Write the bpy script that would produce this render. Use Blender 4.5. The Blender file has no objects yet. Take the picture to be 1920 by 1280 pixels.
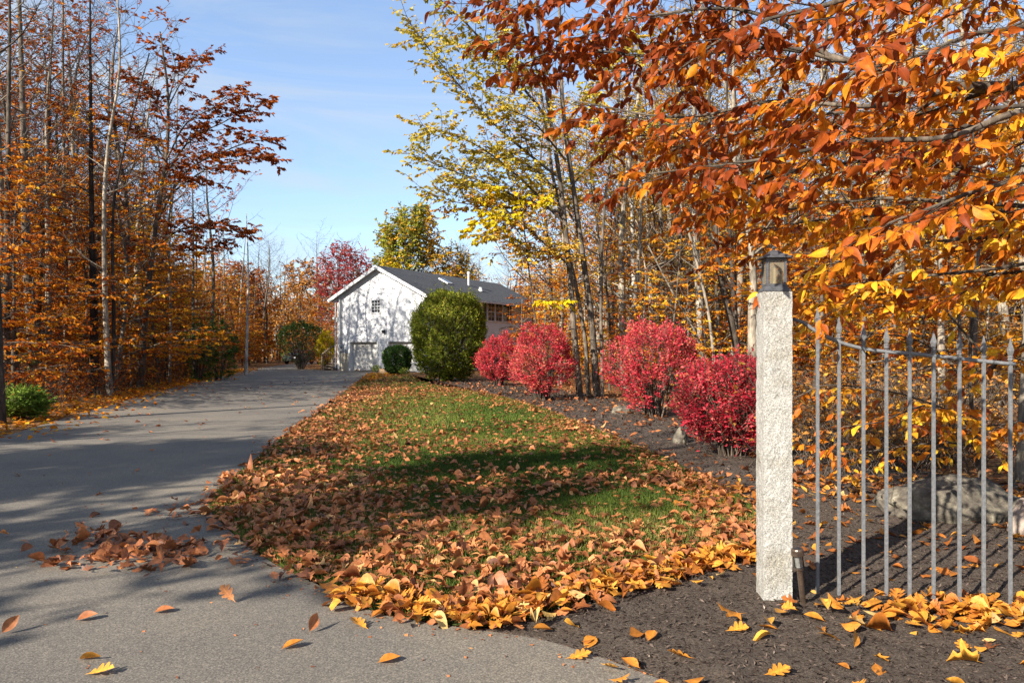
import bpy, bmesh, math, random
import numpy as np
from mathutils import Vector, Matrix, noise

R = math.radians
C = bpy.context.scene.collection
rng = np.random.default_rng(7)
random.seed(7)

# ------------------------------------------------------------------ camera
FPX = 1387.0           # focal length in photograph pixels (1920 wide)
HOR = 658.0            # horizon row in the photograph
CAMZ = 1.5
cam_d = bpy.data.cameras.new('camera')
cam_d.sensor_width = 36.0
cam_d.lens = 36.0 * FPX / 1920.0
cam_d.shift_y = (HOR - 640.0) / 1920.0
cam_d.clip_start = 0.05
cam_d.clip_end = 2000
cam = bpy.data.objects.new('camera', cam_d)
cam.location = (0, 0, CAMZ)
cam.rotation_euler = (R(90), 0, 0)
C.objects.link(cam)
bpy.context.scene.camera = cam

# ------------------------------------------------------------------ light
SUN_EL, SUN_AZ = 29.0, 225.0     # azimuth clockwise from +Y: behind left of the camera
w = bpy.data.worlds.new('World')
bpy.context.scene.world = w
w.use_nodes = True
nt = w.node_tree
nt.nodes.clear()
sky = nt.nodes.new('ShaderNodeTexSky')
sky.sky_type = 'NISHITA'
sky.sun_disc = False
sky.sun_elevation = R(SUN_EL)
sky.sun_rotation = R(SUN_AZ)
sky.air_density = 1.0
sky.dust_density = 0.3
sky.ozone_density = 2.2
tc = nt.nodes.new('ShaderNodeTexCoord')
mp = nt.nodes.new('ShaderNodeMapping')
mp.inputs['Scale'].default_value = (1.2, 2.2, 9.0)
mp.inputs['Rotation'].default_value = (0, R(14), 0)
nz = nt.nodes.new('ShaderNodeTexNoise')
nz.inputs['Scale'].default_value = 1.6
nz.inputs['Detail'].default_value = 7
nz.inputs['Roughness'].default_value = 0.6
nz.inputs['Distortion'].default_value = 0.6
cr = nt.nodes.new('ShaderNodeValToRGB')
cr.color_ramp.elements[0].position = 0.42
cr.color_ramp.elements[0].color = (0.34, 0.34, 0.34, 1)
cr.color_ramp.elements[1].position = 0.75
cr.color_ramp.elements[1].color = (0.46, 0.46, 0.46, 1)
mx = nt.nodes.new('ShaderNodeMix')
mx.data_type = 'RGBA'
mx.inputs[7].default_value = (1.15, 1.5, 2.25, 1)
bg = nt.nodes.new('ShaderNodeBackground')
bg.inputs['Strength'].default_value = 0.118
ow = nt.nodes.new('ShaderNodeOutputWorld')
L = nt.links.new
L(tc.outputs['Generated'], mp.inputs[0]); L(mp.outputs[0], nz.inputs['Vector'])
L(nz.outputs[0], cr.inputs[0]); L(cr.outputs[0], mx.inputs[0])
mx2 = nt.nodes.new('ShaderNodeMix'); mx2.data_type = 'RGBA'; mx2.inputs[7].default_value = (2.3, 2.55, 2.8, 1)
nz2 = nt.nodes.new('ShaderNodeTexNoise'); nz2.inputs['Scale'].default_value = 1.1; nz2.inputs['Detail'].default_value = 8; nz2.inputs['Roughness'].default_value = 0.62; nz2.inputs['Distortion'].default_value = 0.9
mp2 = nt.nodes.new('ShaderNodeMapping'); mp2.inputs['Scale'].default_value = (1.0, 2.6, 7.5); mp2.inputs['Rotation'].default_value = (0, R(-11), R(20))
cr2 = nt.nodes.new('ShaderNodeValToRGB'); cr2.color_ramp.elements[0].position = 0.43; cr2.color_ramp.elements[0].color = (0, 0, 0, 1); cr2.color_ramp.elements[1].position = 0.68; cr2.color_ramp.elements[1].color = (0.7, 0.7, 0.7, 1)
L(tc.outputs['Generated'], mp2.inputs[0]); L(mp2.outputs[0], nz2.inputs['Vector']); L(nz2.outputs[0], cr2.inputs[0]); L(cr2.outputs[0], mx2.inputs[0])
L(sky.outputs[0], mx.inputs[6]); L(mx.outputs[2], mx2.inputs[6]); L(mx2.outputs[2], bg.inputs[0]); L(bg.outputs[0], ow.inputs[0])

sun_d = bpy.data.lights.new('sun', 'SUN')
sun_d.energy = 5.0
sun_d.angle = R(0.5)
sun_d.color = (1.0, 0.93, 0.82)
sun = bpy.data.objects.new('sun', sun_d)
sdir = Vector((math.sin(R(SUN_AZ)) * math.cos(R(SUN_EL)), math.cos(R(SUN_AZ)) * math.cos(R(SUN_EL)), math.sin(R(SUN_EL))))
sun.rotation_euler = sdir.to_track_quat('Z', 'Y').to_euler()
sun.location = (-20, -20, 30)
C.objects.link(sun)

sc = bpy.context.scene
sc.view_settings.view_transform = 'Standard'
sc.view_settings.look = 'None'
sc.view_settings.gamma = 1.0
sc.view_settings.exposure = 1.36
sc.render.engine = 'CYCLES'
sc.cycles.max_bounces = 6
sc.cycles.diffuse_bounces = 3
sc.cycles.glossy_bounces = 2
sc.cycles.transmission_bounces = 4
sc.cycles.transparent_max_bounces = 8

# ------------------------------------------------------------------ helpers
def G(px, py):
    """ground point under a photo pixel"""
    Y = CAMZ * FPX / (py - HOR)
    return ((px - 960.0) / FPX * Y, Y)

def at(px, py, Y):
    return np.array([(px - 960.0) / FPX * Y, Y, CAMZ + (HOR - py) / FPX * Y])

def thing(name, loc, label, cat, group=None, rz=0.0):
    o = bpy.data.objects.new(name, None)
    C.objects.link(o)
    o.location = loc
    o.rotation_euler = (0, 0, rz)
    tag(o, label, cat, group)
    o.empty_display_size = 0.2
    return o

def tag(o, label=None, cat=None, group=None, kind=None):
    if label: o['label'] = label
    if cat: o['category'] = cat
    if group: o['group'] = group
    if kind: o['kind'] = kind
    return o

def link(name, me, parent=None):
    o = bpy.data.objects.new(name, me)
    C.objects.link(o)
    if parent is not None:
        o.parent = parent
    return o

def make_mesh(name, V, polys, mat=None, attrs=None, smooth=False):
    V = np.ascontiguousarray(V, dtype=np.float32)
    polys = [np.asarray(p, dtype=np.int32) for p in polys if len(p)]
    me = bpy.data.meshes.new(name)
    me.vertices.add(len(V))
    me.vertices.foreach_set('co', V.ravel())
    loops = np.concatenate([p.ravel() for p in polys])
    counts = np.concatenate([np.full(len(p), p.shape[1], dtype=np.int32) for p in polys])
    starts = np.concatenate([[0], np.cumsum(counts)[:-1]]).astype(np.int32)
    me.loops.add(len(loops))
    me.loops.foreach_set('vertex_index', loops)
    me.polygons.add(len(counts))
    me.polygons.foreach_set('loop_start', starts)
    me.polygons.foreach_set('loop_total', counts)
    if smooth:
        me.polygons.foreach_set('use_smooth', np.ones(len(counts), dtype=bool))
    for k, a in list((attrs or {}).items()):
        if np.ndim(a) == 2:
            attrs = {'rnd': a[:, 0], 'lv': a[:, 1], 'lu': a[:, 2]}
    for k, a in (attrs or {}).items():
        at_ = me.attributes.new(k, 'FLOAT', 'POINT')
        at_.data.foreach_set('value', np.ascontiguousarray(a, dtype=np.float32))
    me.update(calc_edges=True)
    me.validate()
    if mat: me.materials.append(mat)
    return me

class MB:
    """collects simple shapes into one mesh"""
    def __init__(self): self.bm = bmesh.new()
    def box(self, c, s, rot=None):
        m = Matrix.Translation(c) @ (rot.to_4x4() if rot else Matrix.Identity(4)) @ Matrix.Diagonal((s[0], s[1], s[2], 1))
        bmesh.ops.create_cube(self.bm, size=1.0, matrix=m)
        return self
    def tube(self, pts, rads, n=8, cap=True, sq=False):
        pts = [Vector(p) for p in pts]
        rings = []
        for i, p in enumerate(pts):
            t = (pts[min(i + 1, len(pts) - 1)] - pts[max(i - 1, 0)]).normalized()
            ref = Vector((0, 1, 0)) if abs(t.y) < 0.9 else Vector((1, 0, 0))
            a = t.cross(ref).normalized(); b = t.cross(a)
            r = rads[i] if hasattr(rads, '__len__') else rads
            off = math.pi / 4 if n == 4 else 0
            rings.append([self.bm.verts.new(p + r * (a * math.cos(2 * math.pi * k / n + off) + b * math.sin(2 * math.pi * k / n + off))) for k in range(n)])
        for i in range(len(rings) - 1):
            for k in range(n):
                self.bm.faces.new((rings[i][k], rings[i][(k + 1) % n], rings[i + 1][(k + 1) % n], rings[i + 1][k]))
        if cap:
            self.bm.faces.new(rings[0][::-1]); self.bm.faces.new(rings[-1])
        return self
    def frustum(self, z0, a0, z1, a1, c=(0, 0)):
        """square frustum"""
        v = []
        for z, a in ((z0, a0), (z1, a1)):
            ax, ay = a if hasattr(a, '__len__') else (a, a)
            v.append([self.bm.verts.new((c[0] + sx * ax, c[1] + sy * ay, z)) for sx, sy in ((-1, -1), (1, -1), (1, 1), (-1, 1))])
        for k in range(4):
            self.bm.faces.new((v[0][k], v[0][(k + 1) % 4], v[1][(k + 1) % 4], v[1][k]))
        self.bm.faces.new(v[0][::-1]); self.bm.faces.new(v[1])
        return self
    def prism(self, outline, axis_vec, base=(0, 0, 0)):
        a = [self.bm.verts.new(Vector(base) + Vector(p)) for p in outline]
        b = [self.bm.verts.new(Vector(base) + Vector(p) + Vector(axis_vec)) for p in outline]
        n = len(a)
        self.bm.faces.new(a[::-1]); self.bm.faces.new(b)
        for k in range(n):
            self.bm.faces.new((a[k], a[(k + 1) % n], b[(k + 1) % n], b[k]))
        return self
    def build(self, name, mat, parent=None, bevel=0, smooth=False, loc=None):
        bmesh.ops.recalc_face_normals(self.bm, faces=self.bm.faces)
        if bevel:
            bmesh.ops.bevel(self.bm, geom=list(self.bm.edges), offset=bevel, segments=2, affect='EDGES', profile=0.6)
        me = bpy.data.meshes.new(name)
        self.bm.to_mesh(me); self.bm.free()
        if smooth:
            for p in me.polygons: p.use_smooth = True
        me.materials.append(mat)
        o = link(name, me, parent)
        if loc: o.location = loc
        return o

# ------------------------------------------------------------------ materials
def new_mat(name):
    m = bpy.data.materials.new(name)
    m.use_nodes = True
    t = m.node_tree
    t.nodes.clear()
    out = t.nodes.new('ShaderNodeOutputMaterial')
    return m, t, out

def N(t, typ, **kw):
    n = t.nodes.new(typ)
    for k, v in kw.items():
        if k.startswith('_'): setattr(n, k[1:], v)
        else: n.inputs[k.replace('__', ' ')].default_value = v
    return n

def ramp(t, stops, interp='LINEAR'):
    n = t.nodes.new('ShaderNodeValToRGB')
    e = n.color_ramp.elements
    n.color_ramp.interpolation = interp
    while len(e) > len(stops): e.remove(e[-1])
    while len(e) < len(stops): e.new(1.0)
    for i, (p, c) in enumerate(stops):
        e[i].position = p; e[i].color = (*c, 1)
    return n

def leaf_mat(name, stops, trans=0.35, rough=0.55, spec=0.0, objvar=0.25, interp='LINEAR', veins=False):
    m, t, out = new_mat(name)
    a = N(t, 'ShaderNodeAttribute', _attribute_name='rnd')
    oi = N(t, 'ShaderNodeObjectInfo')
    ma = N(t, 'ShaderNodeMath', _operation='MULTIPLY_ADD'); ma.inputs[1].default_value = objvar; ma.inputs[2].default_value = -objvar / 2
    ad = N(t, 'ShaderNodeMath', _operation='ADD', _use_clamp=True)
    t.links.new(oi.outputs['Random'], ma.inputs[0])
    t.links.new(a.outputs['Fac'], ad.inputs[0]); t.links.new(ma.outputs[0], ad.inputs[1])
    r = ramp(t, stops, interp); t.links.new(ad.outputs[0], r.inputs[0])
    # blotches inside the leaf
    geo = N(t, 'ShaderNodeTexCoord'); nz = N(t, 'ShaderNodeTexNoise', Scale=35.0, Detail=2.0)
    t.links.new(geo.outputs['Object'], nz.inputs['Vector'])
    hs = N(t, 'ShaderNodeHueSaturation'); t.links.new(r.outputs[0], hs.inputs['Color'])
    mr = N(t, 'ShaderNodeMapRange'); mr.inputs[1].default_value = 0.3; mr.inputs[2].default_value = 0.7; mr.inputs[3].default_value = 0.72; mr.inputs[4].default_value = 1.2
    t.links.new(nz.outputs[0], mr.inputs[0]); t.links.new(mr.outputs[0], hs.inputs['Value'])
    if veins:
        av = N(t, 'ShaderNodeAttribute', _attribute_name='lv'); au = N(t, 'ShaderNodeAttribute', _attribute_name='lu')
        # side veins run forward from the midrib
        sv = N(t, 'ShaderNodeMath', _operation='MULTIPLY_ADD'); sv.inputs[1].default_value = -0.55
        t.links.new(av.outputs['Fac'], sv.inputs[0]); t.links.new(au.outputs['Fac'], sv.inputs[2])
        sm = N(t, 'ShaderNodeMath', _operation='MULTIPLY'); sm.inputs[1].default_value = 9.0; t.links.new(sv.outputs[0], sm.inputs[0])
        sf_ = N(t, 'ShaderNodeMath', _operation='FRACT'); t.links.new(sm.outputs[0], sf_.inputs[0])
        rv = ramp(t, [(0.0, (0.72, 0.70, 0.68)), (0.16, (1, 1, 1)), (0.9, (1.08, 1.06, 1.04))]); t.links.new(sf_.outputs[0], rv.inputs[0])
        rm = ramp(t, [(0.0, (1.3, 1.28, 1.2)), (0.035, (1.25, 1.22, 1.15)), (0.06, (1, 1, 1))]); t.links.new(av.outputs['Fac'], rm.inputs[0])
        m1 = N(t, 'ShaderNodeMix', _data_type='RGBA', _blend_type='MULTIPLY'); m1.inputs[0].default_value = 0.8
        m2 = N(t, 'ShaderNodeMix', _data_type='RGBA', _blend_type='MULTIPLY'); m2.inputs[0].default_value = 0.8
        t.links.new(hs.outputs[0], m1.inputs[6]); t.links.new(rv.outputs[0], m1.inputs[7]); t.links.new(m1.outputs[2], m2.inputs[6]); t.links.new(rm.outputs[0], m2.inputs[7])
        # browned spots
        nb_ = N(t, 'ShaderNodeTexNoise', Scale=55.0, Detail=4.0, Roughness=0.7); t.links.new(geo.outputs['Object'], nb_.inputs['Vector'])
        rb_ = ramp(t, [(0.60, (1, 1, 1)), (0.70, (0.45, 0.34, 0.28))]); t.links.new(nb_.outputs[0], rb_.inputs[0])
        m3 = N(t, 'ShaderNodeMix', _data_type='RGBA', _blend_type='MULTIPLY'); m3.inputs[0].default_value = 0.85
        t.links.new(m2.outputs[2], m3.inputs[6]); t.links.new(rb_.outputs[0], m3.inputs[7])
        class _H: pass
        hs = _H(); hs.outputs = [m3.outputs[2]]
    p = N(t, 'ShaderNodeBsdfPrincipled', Roughness=rough)
    p.inputs['Specular IOR Level'].default_value = spec
    tr = N(t, 'ShaderNodeBsdfTranslucent')
    ms = N(t, 'ShaderNodeMixShader'); ms.inputs[0].default_value = trans
    t.links.new(hs.outputs[0], p.inputs['Base Color']); t.links.new(hs.outputs[0], tr.inputs['Color'])
    t.links.new(p.outputs[0], ms.inputs[1]); t.links.new(tr.outputs[0], ms.inputs[2])
    t.links.new(ms.outputs[0], out.inputs[0])
    return m

def bark_mat(name, dark, light, scale=6.0, patch=0.5, objvar=0.35, white=None):
    m, t, out = new_mat(name)
    tc = N(t, 'ShaderNodeTexCoord'); mp = N(t, 'ShaderNodeMapping'); mp.inputs['Scale'].default_value = (1, 1, 0.22)
    t.links.new(tc.outputs['Object'], mp.inputs[0])
    n1 = N(t, 'ShaderNodeTexNoise', Scale=scale * 4, Detail=6.0, Roughness=0.65); t.links.new(mp.outputs[0], n1.inputs['Vector'])
    n2 = N(t, 'ShaderNodeTexNoise', Scale=scale * 0.4, Detail=3.0); t.links.new(tc.outputs['Object'], n2.inputs['Vector'])
    r = ramp(t, [(0.32, dark), (0.68, light)]); t.links.new(n1.outputs[0], r.inputs[0])
    r2 = ramp(t, [(0.42, (0.62, 0.62, 0.6)), (0.62, (1.25, 1.22, 1.15))]); t.links.new(n2.outputs[0], r2.inputs[0])
    mu = N(t, 'ShaderNodeMix', _data_type='RGBA', _blend_type='MULTIPLY'); mu.inputs[0].default_value = 1.0
    t.links.new(r.outputs[0], mu.inputs[6]); t.links.new(r2.outputs[0], mu.inputs[7])
    oi = N(t, 'ShaderNodeObjectInfo'); mr = N(t, 'ShaderNodeMapRange'); mr.inputs[3].default_value = 1 - objvar; mr.inputs[4].default_value = 1 + objvar
    t.links.new(oi.outputs['Random'], mr.inputs[0])
    hs = N(t, 'ShaderNodeHueSaturation'); t.links.new(mu.outputs[2], hs.inputs['Color']); t.links.new(mr.outputs[0], hs.inputs['Value'])
    b = N(t, 'ShaderNodeBump', Strength=0.6, Distance=0.02); t.links.new(n1.outputs[0], b.inputs['Height'])
    p = N(t, 'ShaderNodeBsdfPrincipled', Roughness=0.9); p.inputs['Specular IOR Level'].default_value = 0.1
    t.links.new(hs.outputs[0], p.inputs['Base Color']); t.links.new(b.outputs[0], p.inputs['Normal'])
    t.links.new(p.outputs[0], out.inputs[0])
    return m

def noise_mat(name, stops, scale=20.0, detail=6.0, rough=0.8, spec=0.3, bump=0.3, bdist=0.01, metal=0.0, coord='Object', stretch=(1, 1, 1), rr=0.6):
    m, t, out = new_mat(name)
    tc = N(t, 'ShaderNodeTexCoord'); mp = N(t, 'ShaderNodeMapping'); mp.inputs['Scale'].default_value = stretch
    t.links.new(tc.outputs[coord], mp.inputs[0])
    n1 = N(t, 'ShaderNodeTexNoise', Scale=scale, Detail=detail, Roughness=rr); t.links.new(mp.outputs[0], n1.inputs['Vector'])
    r = ramp(t, stops); t.links.new(n1.outputs[0], r.inputs[0])
    p = N(t, 'ShaderNodeBsdfPrincipled', Roughness=rough, Metallic=metal); p.inputs['Specular IOR Level'].default_value = spec
    t.links.new(r.outputs[0], p.inputs['Base Color'])
    if bump:
        b = N(t, 'ShaderNodeBump', Strength=bump, Distance=bdist); t.links.new(n1.outputs[0], b.inputs['Height']); t.links.new(b.outputs[0], p.inputs['Normal'])
    t.links.new(p.outputs[0], out.inputs[0])
    return m

M = {}
M['beech'] = leaf_mat('beech leaves', [(0.0, (0.22, 0.042, 0.008)), (0.25, (0.38, 0.085, 0.010)), (0.5, (0.56, 0.165, 0.012)), (0.75, (0.70, 0.30, 0.016)), (1.0, (0.78, 0.48, 0.03))], 0.42, 0.5, 0.2, veins=True)
M['beech_far'] = leaf_mat('understorey leaves', [(0.0, (0.26, 0.055, 0.012)), (0.3, (0.46, 0.12, 0.014)), (0.6, (0.64, 0.235, 0.018)), (0.85, (0.72, 0.34, 0.025)), (1.0, (0.70, 0.45, 0.04))], 0.45, objvar=0.6)
M['russet'] = leaf_mat('russet oak leaves', [(0.0, (0.17, 0.04, 0.014)), (0.5, (0.34, 0.085, 0.02)), (0.85, (0.48, 0.15, 0.028)), (1.0, (0.55, 0.22, 0.035))], 0.32)
M['brown'] = leaf_mat('brown leaves', [(0.0, (0.20, 0.075, 0.025)), (0.5, (0.44, 0.185, 0.045)), (1.0, (0.62, 0.33, 0.06))], 0.3, objvar=0.5)
M['yellowgreen'] = leaf_mat('yellow green leaves', [(0.0, (0.22, 0.21, 0.03)), (0.4, (0.44, 0.36, 0.045)), (0.75, (0.62, 0.44, 0.06)), (1.0, (0.58, 0.27, 0.04))], 0.4, objvar=0.15)
M['goldleaf'] = leaf_mat('gold tan leaves', [(0.0, (0.30, 0.15, 0.035)), (0.35, (0.50, 0.27, 0.045)), (0.7, (0.66, 0.41, 0.06)), (1.0, (0.66, 0.50, 0.12))], 0.42, objvar=0.6)
M['yellow'] = leaf_mat('bright yellow leaves', [(0.0, (0.42, 0.36, 0.015)), (0.6, (0.66, 0.47, 0.015)), (1.0, (0.70, 0.40, 0.02))], 0.4)
M['redmaple'] = leaf_mat('red maple leaves', [(0.0, (0.20, 0.025, 0.03)), (0.6, (0.38, 0.05, 0.05)), (1.0, (0.42, 0.13, 0.06))], 0.35, objvar=0.1)
M['burning'] = leaf_mat('burning bush leaves', [(0.0, (0.34, 0.016, 0.035)), (0.4, (0.66, 0.04, 0.065)), (0.75, (0.80, 0.13, 0.15)), (1.0, (0.74, 0.28, 0.12))], 0.35, objvar=0.12)
M['green'] = leaf_mat('clipped shrub leaves', [(0.0, (0.085, 0.13, 0.016)), (0.4, (0.23, 0.28, 0.03)), (0.8, (0.42, 0.42, 0.05)), (1.0, (0.50, 0.42, 0.07))], 0.3, objvar=0.0)
M['darkgreen'] = leaf_mat('dark green leaves', [(0.0, (0.03, 0.07, 0.02)), (0.6, (0.075, 0.15, 0.035)), (1.0, (0.17, 0.24, 0.05))], 0.25, objvar=0.2)
M['fern'] = leaf_mat('fern green leaves', [(0.0, (0.10, 0.17, 0.025)), (0.6, (0.22, 0.30, 0.05)), (1.0, (0.40, 0.36, 0.08))], 0.35)
M['pine'] = leaf_mat('pine needles', [(0.0, (0.03, 0.06, 0.015)), (0.6, (0.07, 0.11, 0.025)), (1.0, (0.16, 0.16, 0.04))], 0.2)
M['orangegreen'] = leaf_mat('turning maple leaves', [(0.0, (0.16, 0.20, 0.03)), (0.45, (0.30, 0.29, 0.035)), (0.62, (0.46, 0.31, 0.035)), (0.85, (0.58, 0.25, 0.03)), (1.0, (0.66, 0.38, 0.03))], 0.35, objvar=0)
M['litter'] = leaf_mat('fallen leaves', [(0.0, (0.12, 0.045, 0.022)), (0.3, (0.29, 0.10, 0.038)), (0.6, (0.44, 0.158, 0.055)), (0.85, (0.55, 0.22, 0.08)), (1.0, (0.60, 0.34, 0.13))], 0.2, 0.5, 0.25, 0.0, veins=True)
M['litter_gold'] = leaf_mat('golden fallen leaves', [(0.0, (0.24, 0.075, 0.02)), (0.25, (0.40, 0.13, 0.022)), (0.55, (0.55, 0.225, 0.028)), (0.85, (0.63, 0.33, 0.05)), (1.0, (0.64, 0.43, 0.16))], 0.25, 0.5, 0.25, 0.0, veins=True)
M['grass'] = leaf_mat('grass blades', [(0.0, (0.04, 0.07, 0.016)), (0.5, (0.085, 0.125, 0.025)), (0.8, (0.155, 0.175, 0.035)), (1.0, (0.32, 0.26, 0.10))], 0.3, objvar=0)
M['bark'] = bark_mat('grey brown bark', (0.045, 0.035, 0.028), (0.165, 0.135, 0.108))
M['bark_light'] = bark_mat('pale grey bark', (0.11, 0.09, 0.07), (0.33, 0.285, 0.23), 5.0)
M['bark_dark'] = bark_mat('dark bark', (0.022, 0.017, 0.014), (0.075, 0.06, 0.05))
M['birch'] = bark_mat('white birch bark', (0.20, 0.18, 0.16), (0.62, 0.59, 0.54), 4.0, objvar=0.1)
M['twig'] = bark_mat('thin twig bark', (0.05, 0.038, 0.03), (0.125, 0.098, 0.078))
M['chip'] = leaf_mat('mulch chips', [(0.0, (0.016, 0.011, 0.009)), (0.5, (0.06, 0.042, 0.033)), (0.85, (0.13, 0.095, 0.075)), (0.97, (0.2, 0.155, 0.12)), (1.0, (0.4, 0.33, 0.27))], 0.0, 0.9, 0.1, 0.0)

# asphalt
m, t, out = new_mat('asphalt'); M['asphalt'] = m
tc = N(t, 'ShaderNodeTexCoord')
nf = N(t, 'ShaderNodeTexVoronoi', Scale=170.0); t.links.new(tc.outputs['Object'], nf.inputs['Vector'])
nn = N(t, 'ShaderNodeTexNoise', Scale=95.0, Detail=4.0, Roughness=0.7); t.links.new(tc.outputs['Object'], nn.inputs['Vector'])
nb = N(t, 'ShaderNodeTexNoise', Scale=0.45, Detail=5.0, Roughness=0.6); t.links.new(tc.outputs['Object'], nb.inputs['Vector'])
rg = ramp(t, [(0.0, (0.048, 0.042, 0.036)), (0.35, (0.10, 0.088, 0.073)), (0.65, (0.16, 0.139, 0.112)), (1.0, (0.33, 0.28, 0.215))])
sep = N(t, 'ShaderNodeSeparateColor'); t.links.new(nf.outputs['Color'], sep.inputs[0])
mxa = N(t, 'ShaderNodeMath', _operation='MULTIPLY_ADD'); mxa.inputs[1].default_value = 0.55; t.links.new(sep.outputs[0], mxa.inputs[0])
mxb = N(t, 'ShaderNodeMath', _operation='MULTIPLY'); mxb.inputs[1].default_value = 0.5; t.links.new(nn.outputs[0], mxb.inputs[0]); t.links.new(mxb.outputs[0], mxa.inputs[2])
t.links.new(mxa.outputs[0], rg.inputs[0])
rb = ramp(t, [(0.33, (0.74, 0.75, 0.78)), (0.5, (0.98, 0.97, 0.96)), (0.67, (1.2, 1.16, 1.08))]); t.links.new(nb.outputs[0], rb.inputs[0])
mm = N(t, 'ShaderNodeMix', _data_type='RGBA', _blend_type='MULTIPLY'); mm.inputs[0].default_value = 1.0
t.links.new(rg.outputs[0], mm.inputs[6]); t.links.new(rb.outputs[0], mm.inputs[7])
# a few hairline cracks
vc = N(t, 'ShaderNodeTexVoronoi', Scale=0.55, _feature='DISTANCE_TO_EDGE'); nd = N(t, 'ShaderNodeTexNoise', Scale=2.5, Detail=4.0)
va = N(t, 'ShaderNodeVectorMath', _operation='MULTIPLY_ADD'); va.inputs[1].default_value = (0.7, 0.7, 0.7)
t.links.new(tc.outputs['Object'], nd.inputs['Vector']); t.links.new(nd.outputs['Color'], va.inputs[0]); t.links.new(tc.outputs['Object'], va.inputs[2]); t.links.new(va.outputs[0], vc.inputs['Vector'])
rc = ramp(t, [(0.0, (0.35, 0.35, 0.35)), (0.006, (0.6, 0.6, 0.6)), (0.012, (1, 1, 1))]); t.links.new(vc.outputs['Distance'], rc.inputs[0])
mm2 = N(t, 'ShaderNodeMix', _data_type='RGBA', _blend_type='MULTIPLY'); mm2.inputs[0].default_value = 0.12
t.links.new(mm.outputs[2], mm2.inputs[6]); t.links.new(rc.outputs[0], mm2.inputs[7])
bp = N(t, 'ShaderNodeBump', Strength=0.5, Distance=0.004); t.links.new(mxa.outputs[0], bp.inputs['Height'])
p = N(t, 'ShaderNodeBsdfPrincipled', Roughness=0.85); p.inputs['Specular IOR Level'].default_value = 0.25
t.links.new(mm2.outputs[2], p.inputs['Base Color']); t.links.new(bp.outputs[0], p.inputs['Normal']); t.links.new(p.outputs[0], out.inputs[0])

# forest floor: voronoi leaf cells
m, t, out = new_mat('forest floor'); M['floor'] = m
tc = N(t, 'ShaderNodeTexCoord')
nd = N(t, 'ShaderNodeTexNoise', Scale=9.0, Detail=3.0); t.links.new(tc.outputs['Object'], nd.inputs['Vector'])
va = N(t, 'ShaderNodeVectorMath', _operation='MULTIPLY_ADD'); va.inputs[1].default_value = (0.12, 0.12, 0.12)
t.links.new(nd.outputs['Color'], va.inputs[0]); t.links.new(tc.outputs['Object'], va.inputs[2])
v = N(t, 'ShaderNodeTexVoronoi', Scale=13.0); t.links.new(va.outputs[0], v.inputs['Vector'])
sp = N(t, 'ShaderNodeSeparateColor'); t.links.new(v.outputs['Color'], sp.inputs[0])
r = ramp(t, [(0.0, (0.035, 0.02, 0.012)), (0.35, (0.12, 0.055, 0.025)), (0.7, (0.24, 0.105, 0.035)), (1.0, (0.36, 0.19, 0.06))]); t.links.new(sp.outputs[0], r.inputs[0])
bp = N(t, 'ShaderNodeBump', Strength=1.0, Distance=0.05); t.links.new(v.outputs['Distance'], bp.inputs['Height'])
p = N(t, 'ShaderNodeBsdfPrincipled', Roughness=0.9); p.inputs['Specular IOR Level'].default_value = 0.1
t.links.new(r.outputs[0], p.inputs['Base Color']); t.links.new(bp.outputs[0], p.inputs['Normal']); t.links.new(p.outputs[0], out.inputs[0])

M['mulch'] = noise_mat('bark mulch', [(0.3, (0.03, 0.023, 0.018)), (0.5, (0.085, 0.065, 0.05)), (0.66, (0.165, 0.13, 0.102)), (0.78, (0.28, 0.23, 0.185))], 70, 8, 0.95, 0.1, 1.0, 0.02, rr=0.75)
M['soil'] = noise_mat('lawn soil', [(0.3, (0.03, 0.045, 0.012)), (0.7, (0.075, 0.095, 0.025))], 30, 5, 0.95, 0.1, 0.6, 0.02)

# granite
m, t, out = new_mat('granite'); M['granite'] = m
tc = N(t, 'ShaderNodeTexCoord')
n1 = N(t, 'ShaderNodeTexNoise', Scale=130.0, Detail=5.0, Roughness=0.75); t.links.new(tc.outputs['Object'], n1.inputs['Vector'])
v1 = N(t, 'ShaderNodeTexVoronoi', Scale=220.0); t.links.new(tc.outputs['Object'], v1.inputs['Vector'])
n2 = N(t, 'ShaderNodeTexNoise', Scale=38.0, Detail=7.0, Roughness=0.7); t.links.new(tc.outputs['Object'], n2.inputs['Vector'])
sp = N(t, 'ShaderNodeSeparateColor'); t.links.new(v1.outputs['Color'], sp.inputs[0])
ma = N(t, 'ShaderNodeMath', _operation='MULTIPLY_ADD'); ma.inputs[1].default_value = 0.35; t.links.new(sp.outputs[0], ma.inputs[0])
mb_ = N(t, 'ShaderNodeMath', _operation='MULTIPLY'); mb_.inputs[1].default_value = 0.85; t.links.new(n1.outputs[0], mb_.inputs[0]); t.links.new(mb_.outputs[0], ma.inputs[2])
r = ramp(t, [(0.33, (0.08, 0.075, 0.066)), (0.45, (0.20, 0.19, 0.17)), (0.62, (0.30, 0.287, 0.258)), (0.8, (0.42, 0.405, 0.37))]); t.links.new(ma.outputs[0], r.inputs[0])
n3 = N(t, 'ShaderNodeTexNoise', Scale=5.0, Detail=5.0, Roughness=0.6); t.links.new(tc.outputs['Object'], n3.inputs['Vector'])
r3 = ramp(t, [(0.35, (0.78, 0.75, 0.68)), (0.52, (1, 1, 1)), (0.7, (1.08, 1.08, 1.08))]); t.links.new(n3.outputs[0], r3.inputs[0])
mg = N(t, 'ShaderNodeMix', _data_type='RGBA', _blend_type='MULTIPLY'); mg.inputs[0].default_value = 1.0
t.links.new(r.outputs[0], mg.inputs[6]); t.links.new(r3.outputs[0], mg.inputs[7])
bp = N(t, 'ShaderNodeBump', Strength=1.0, Distance=0.008); t.links.new(n2.outputs[0], bp.inputs['Height'])
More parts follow.
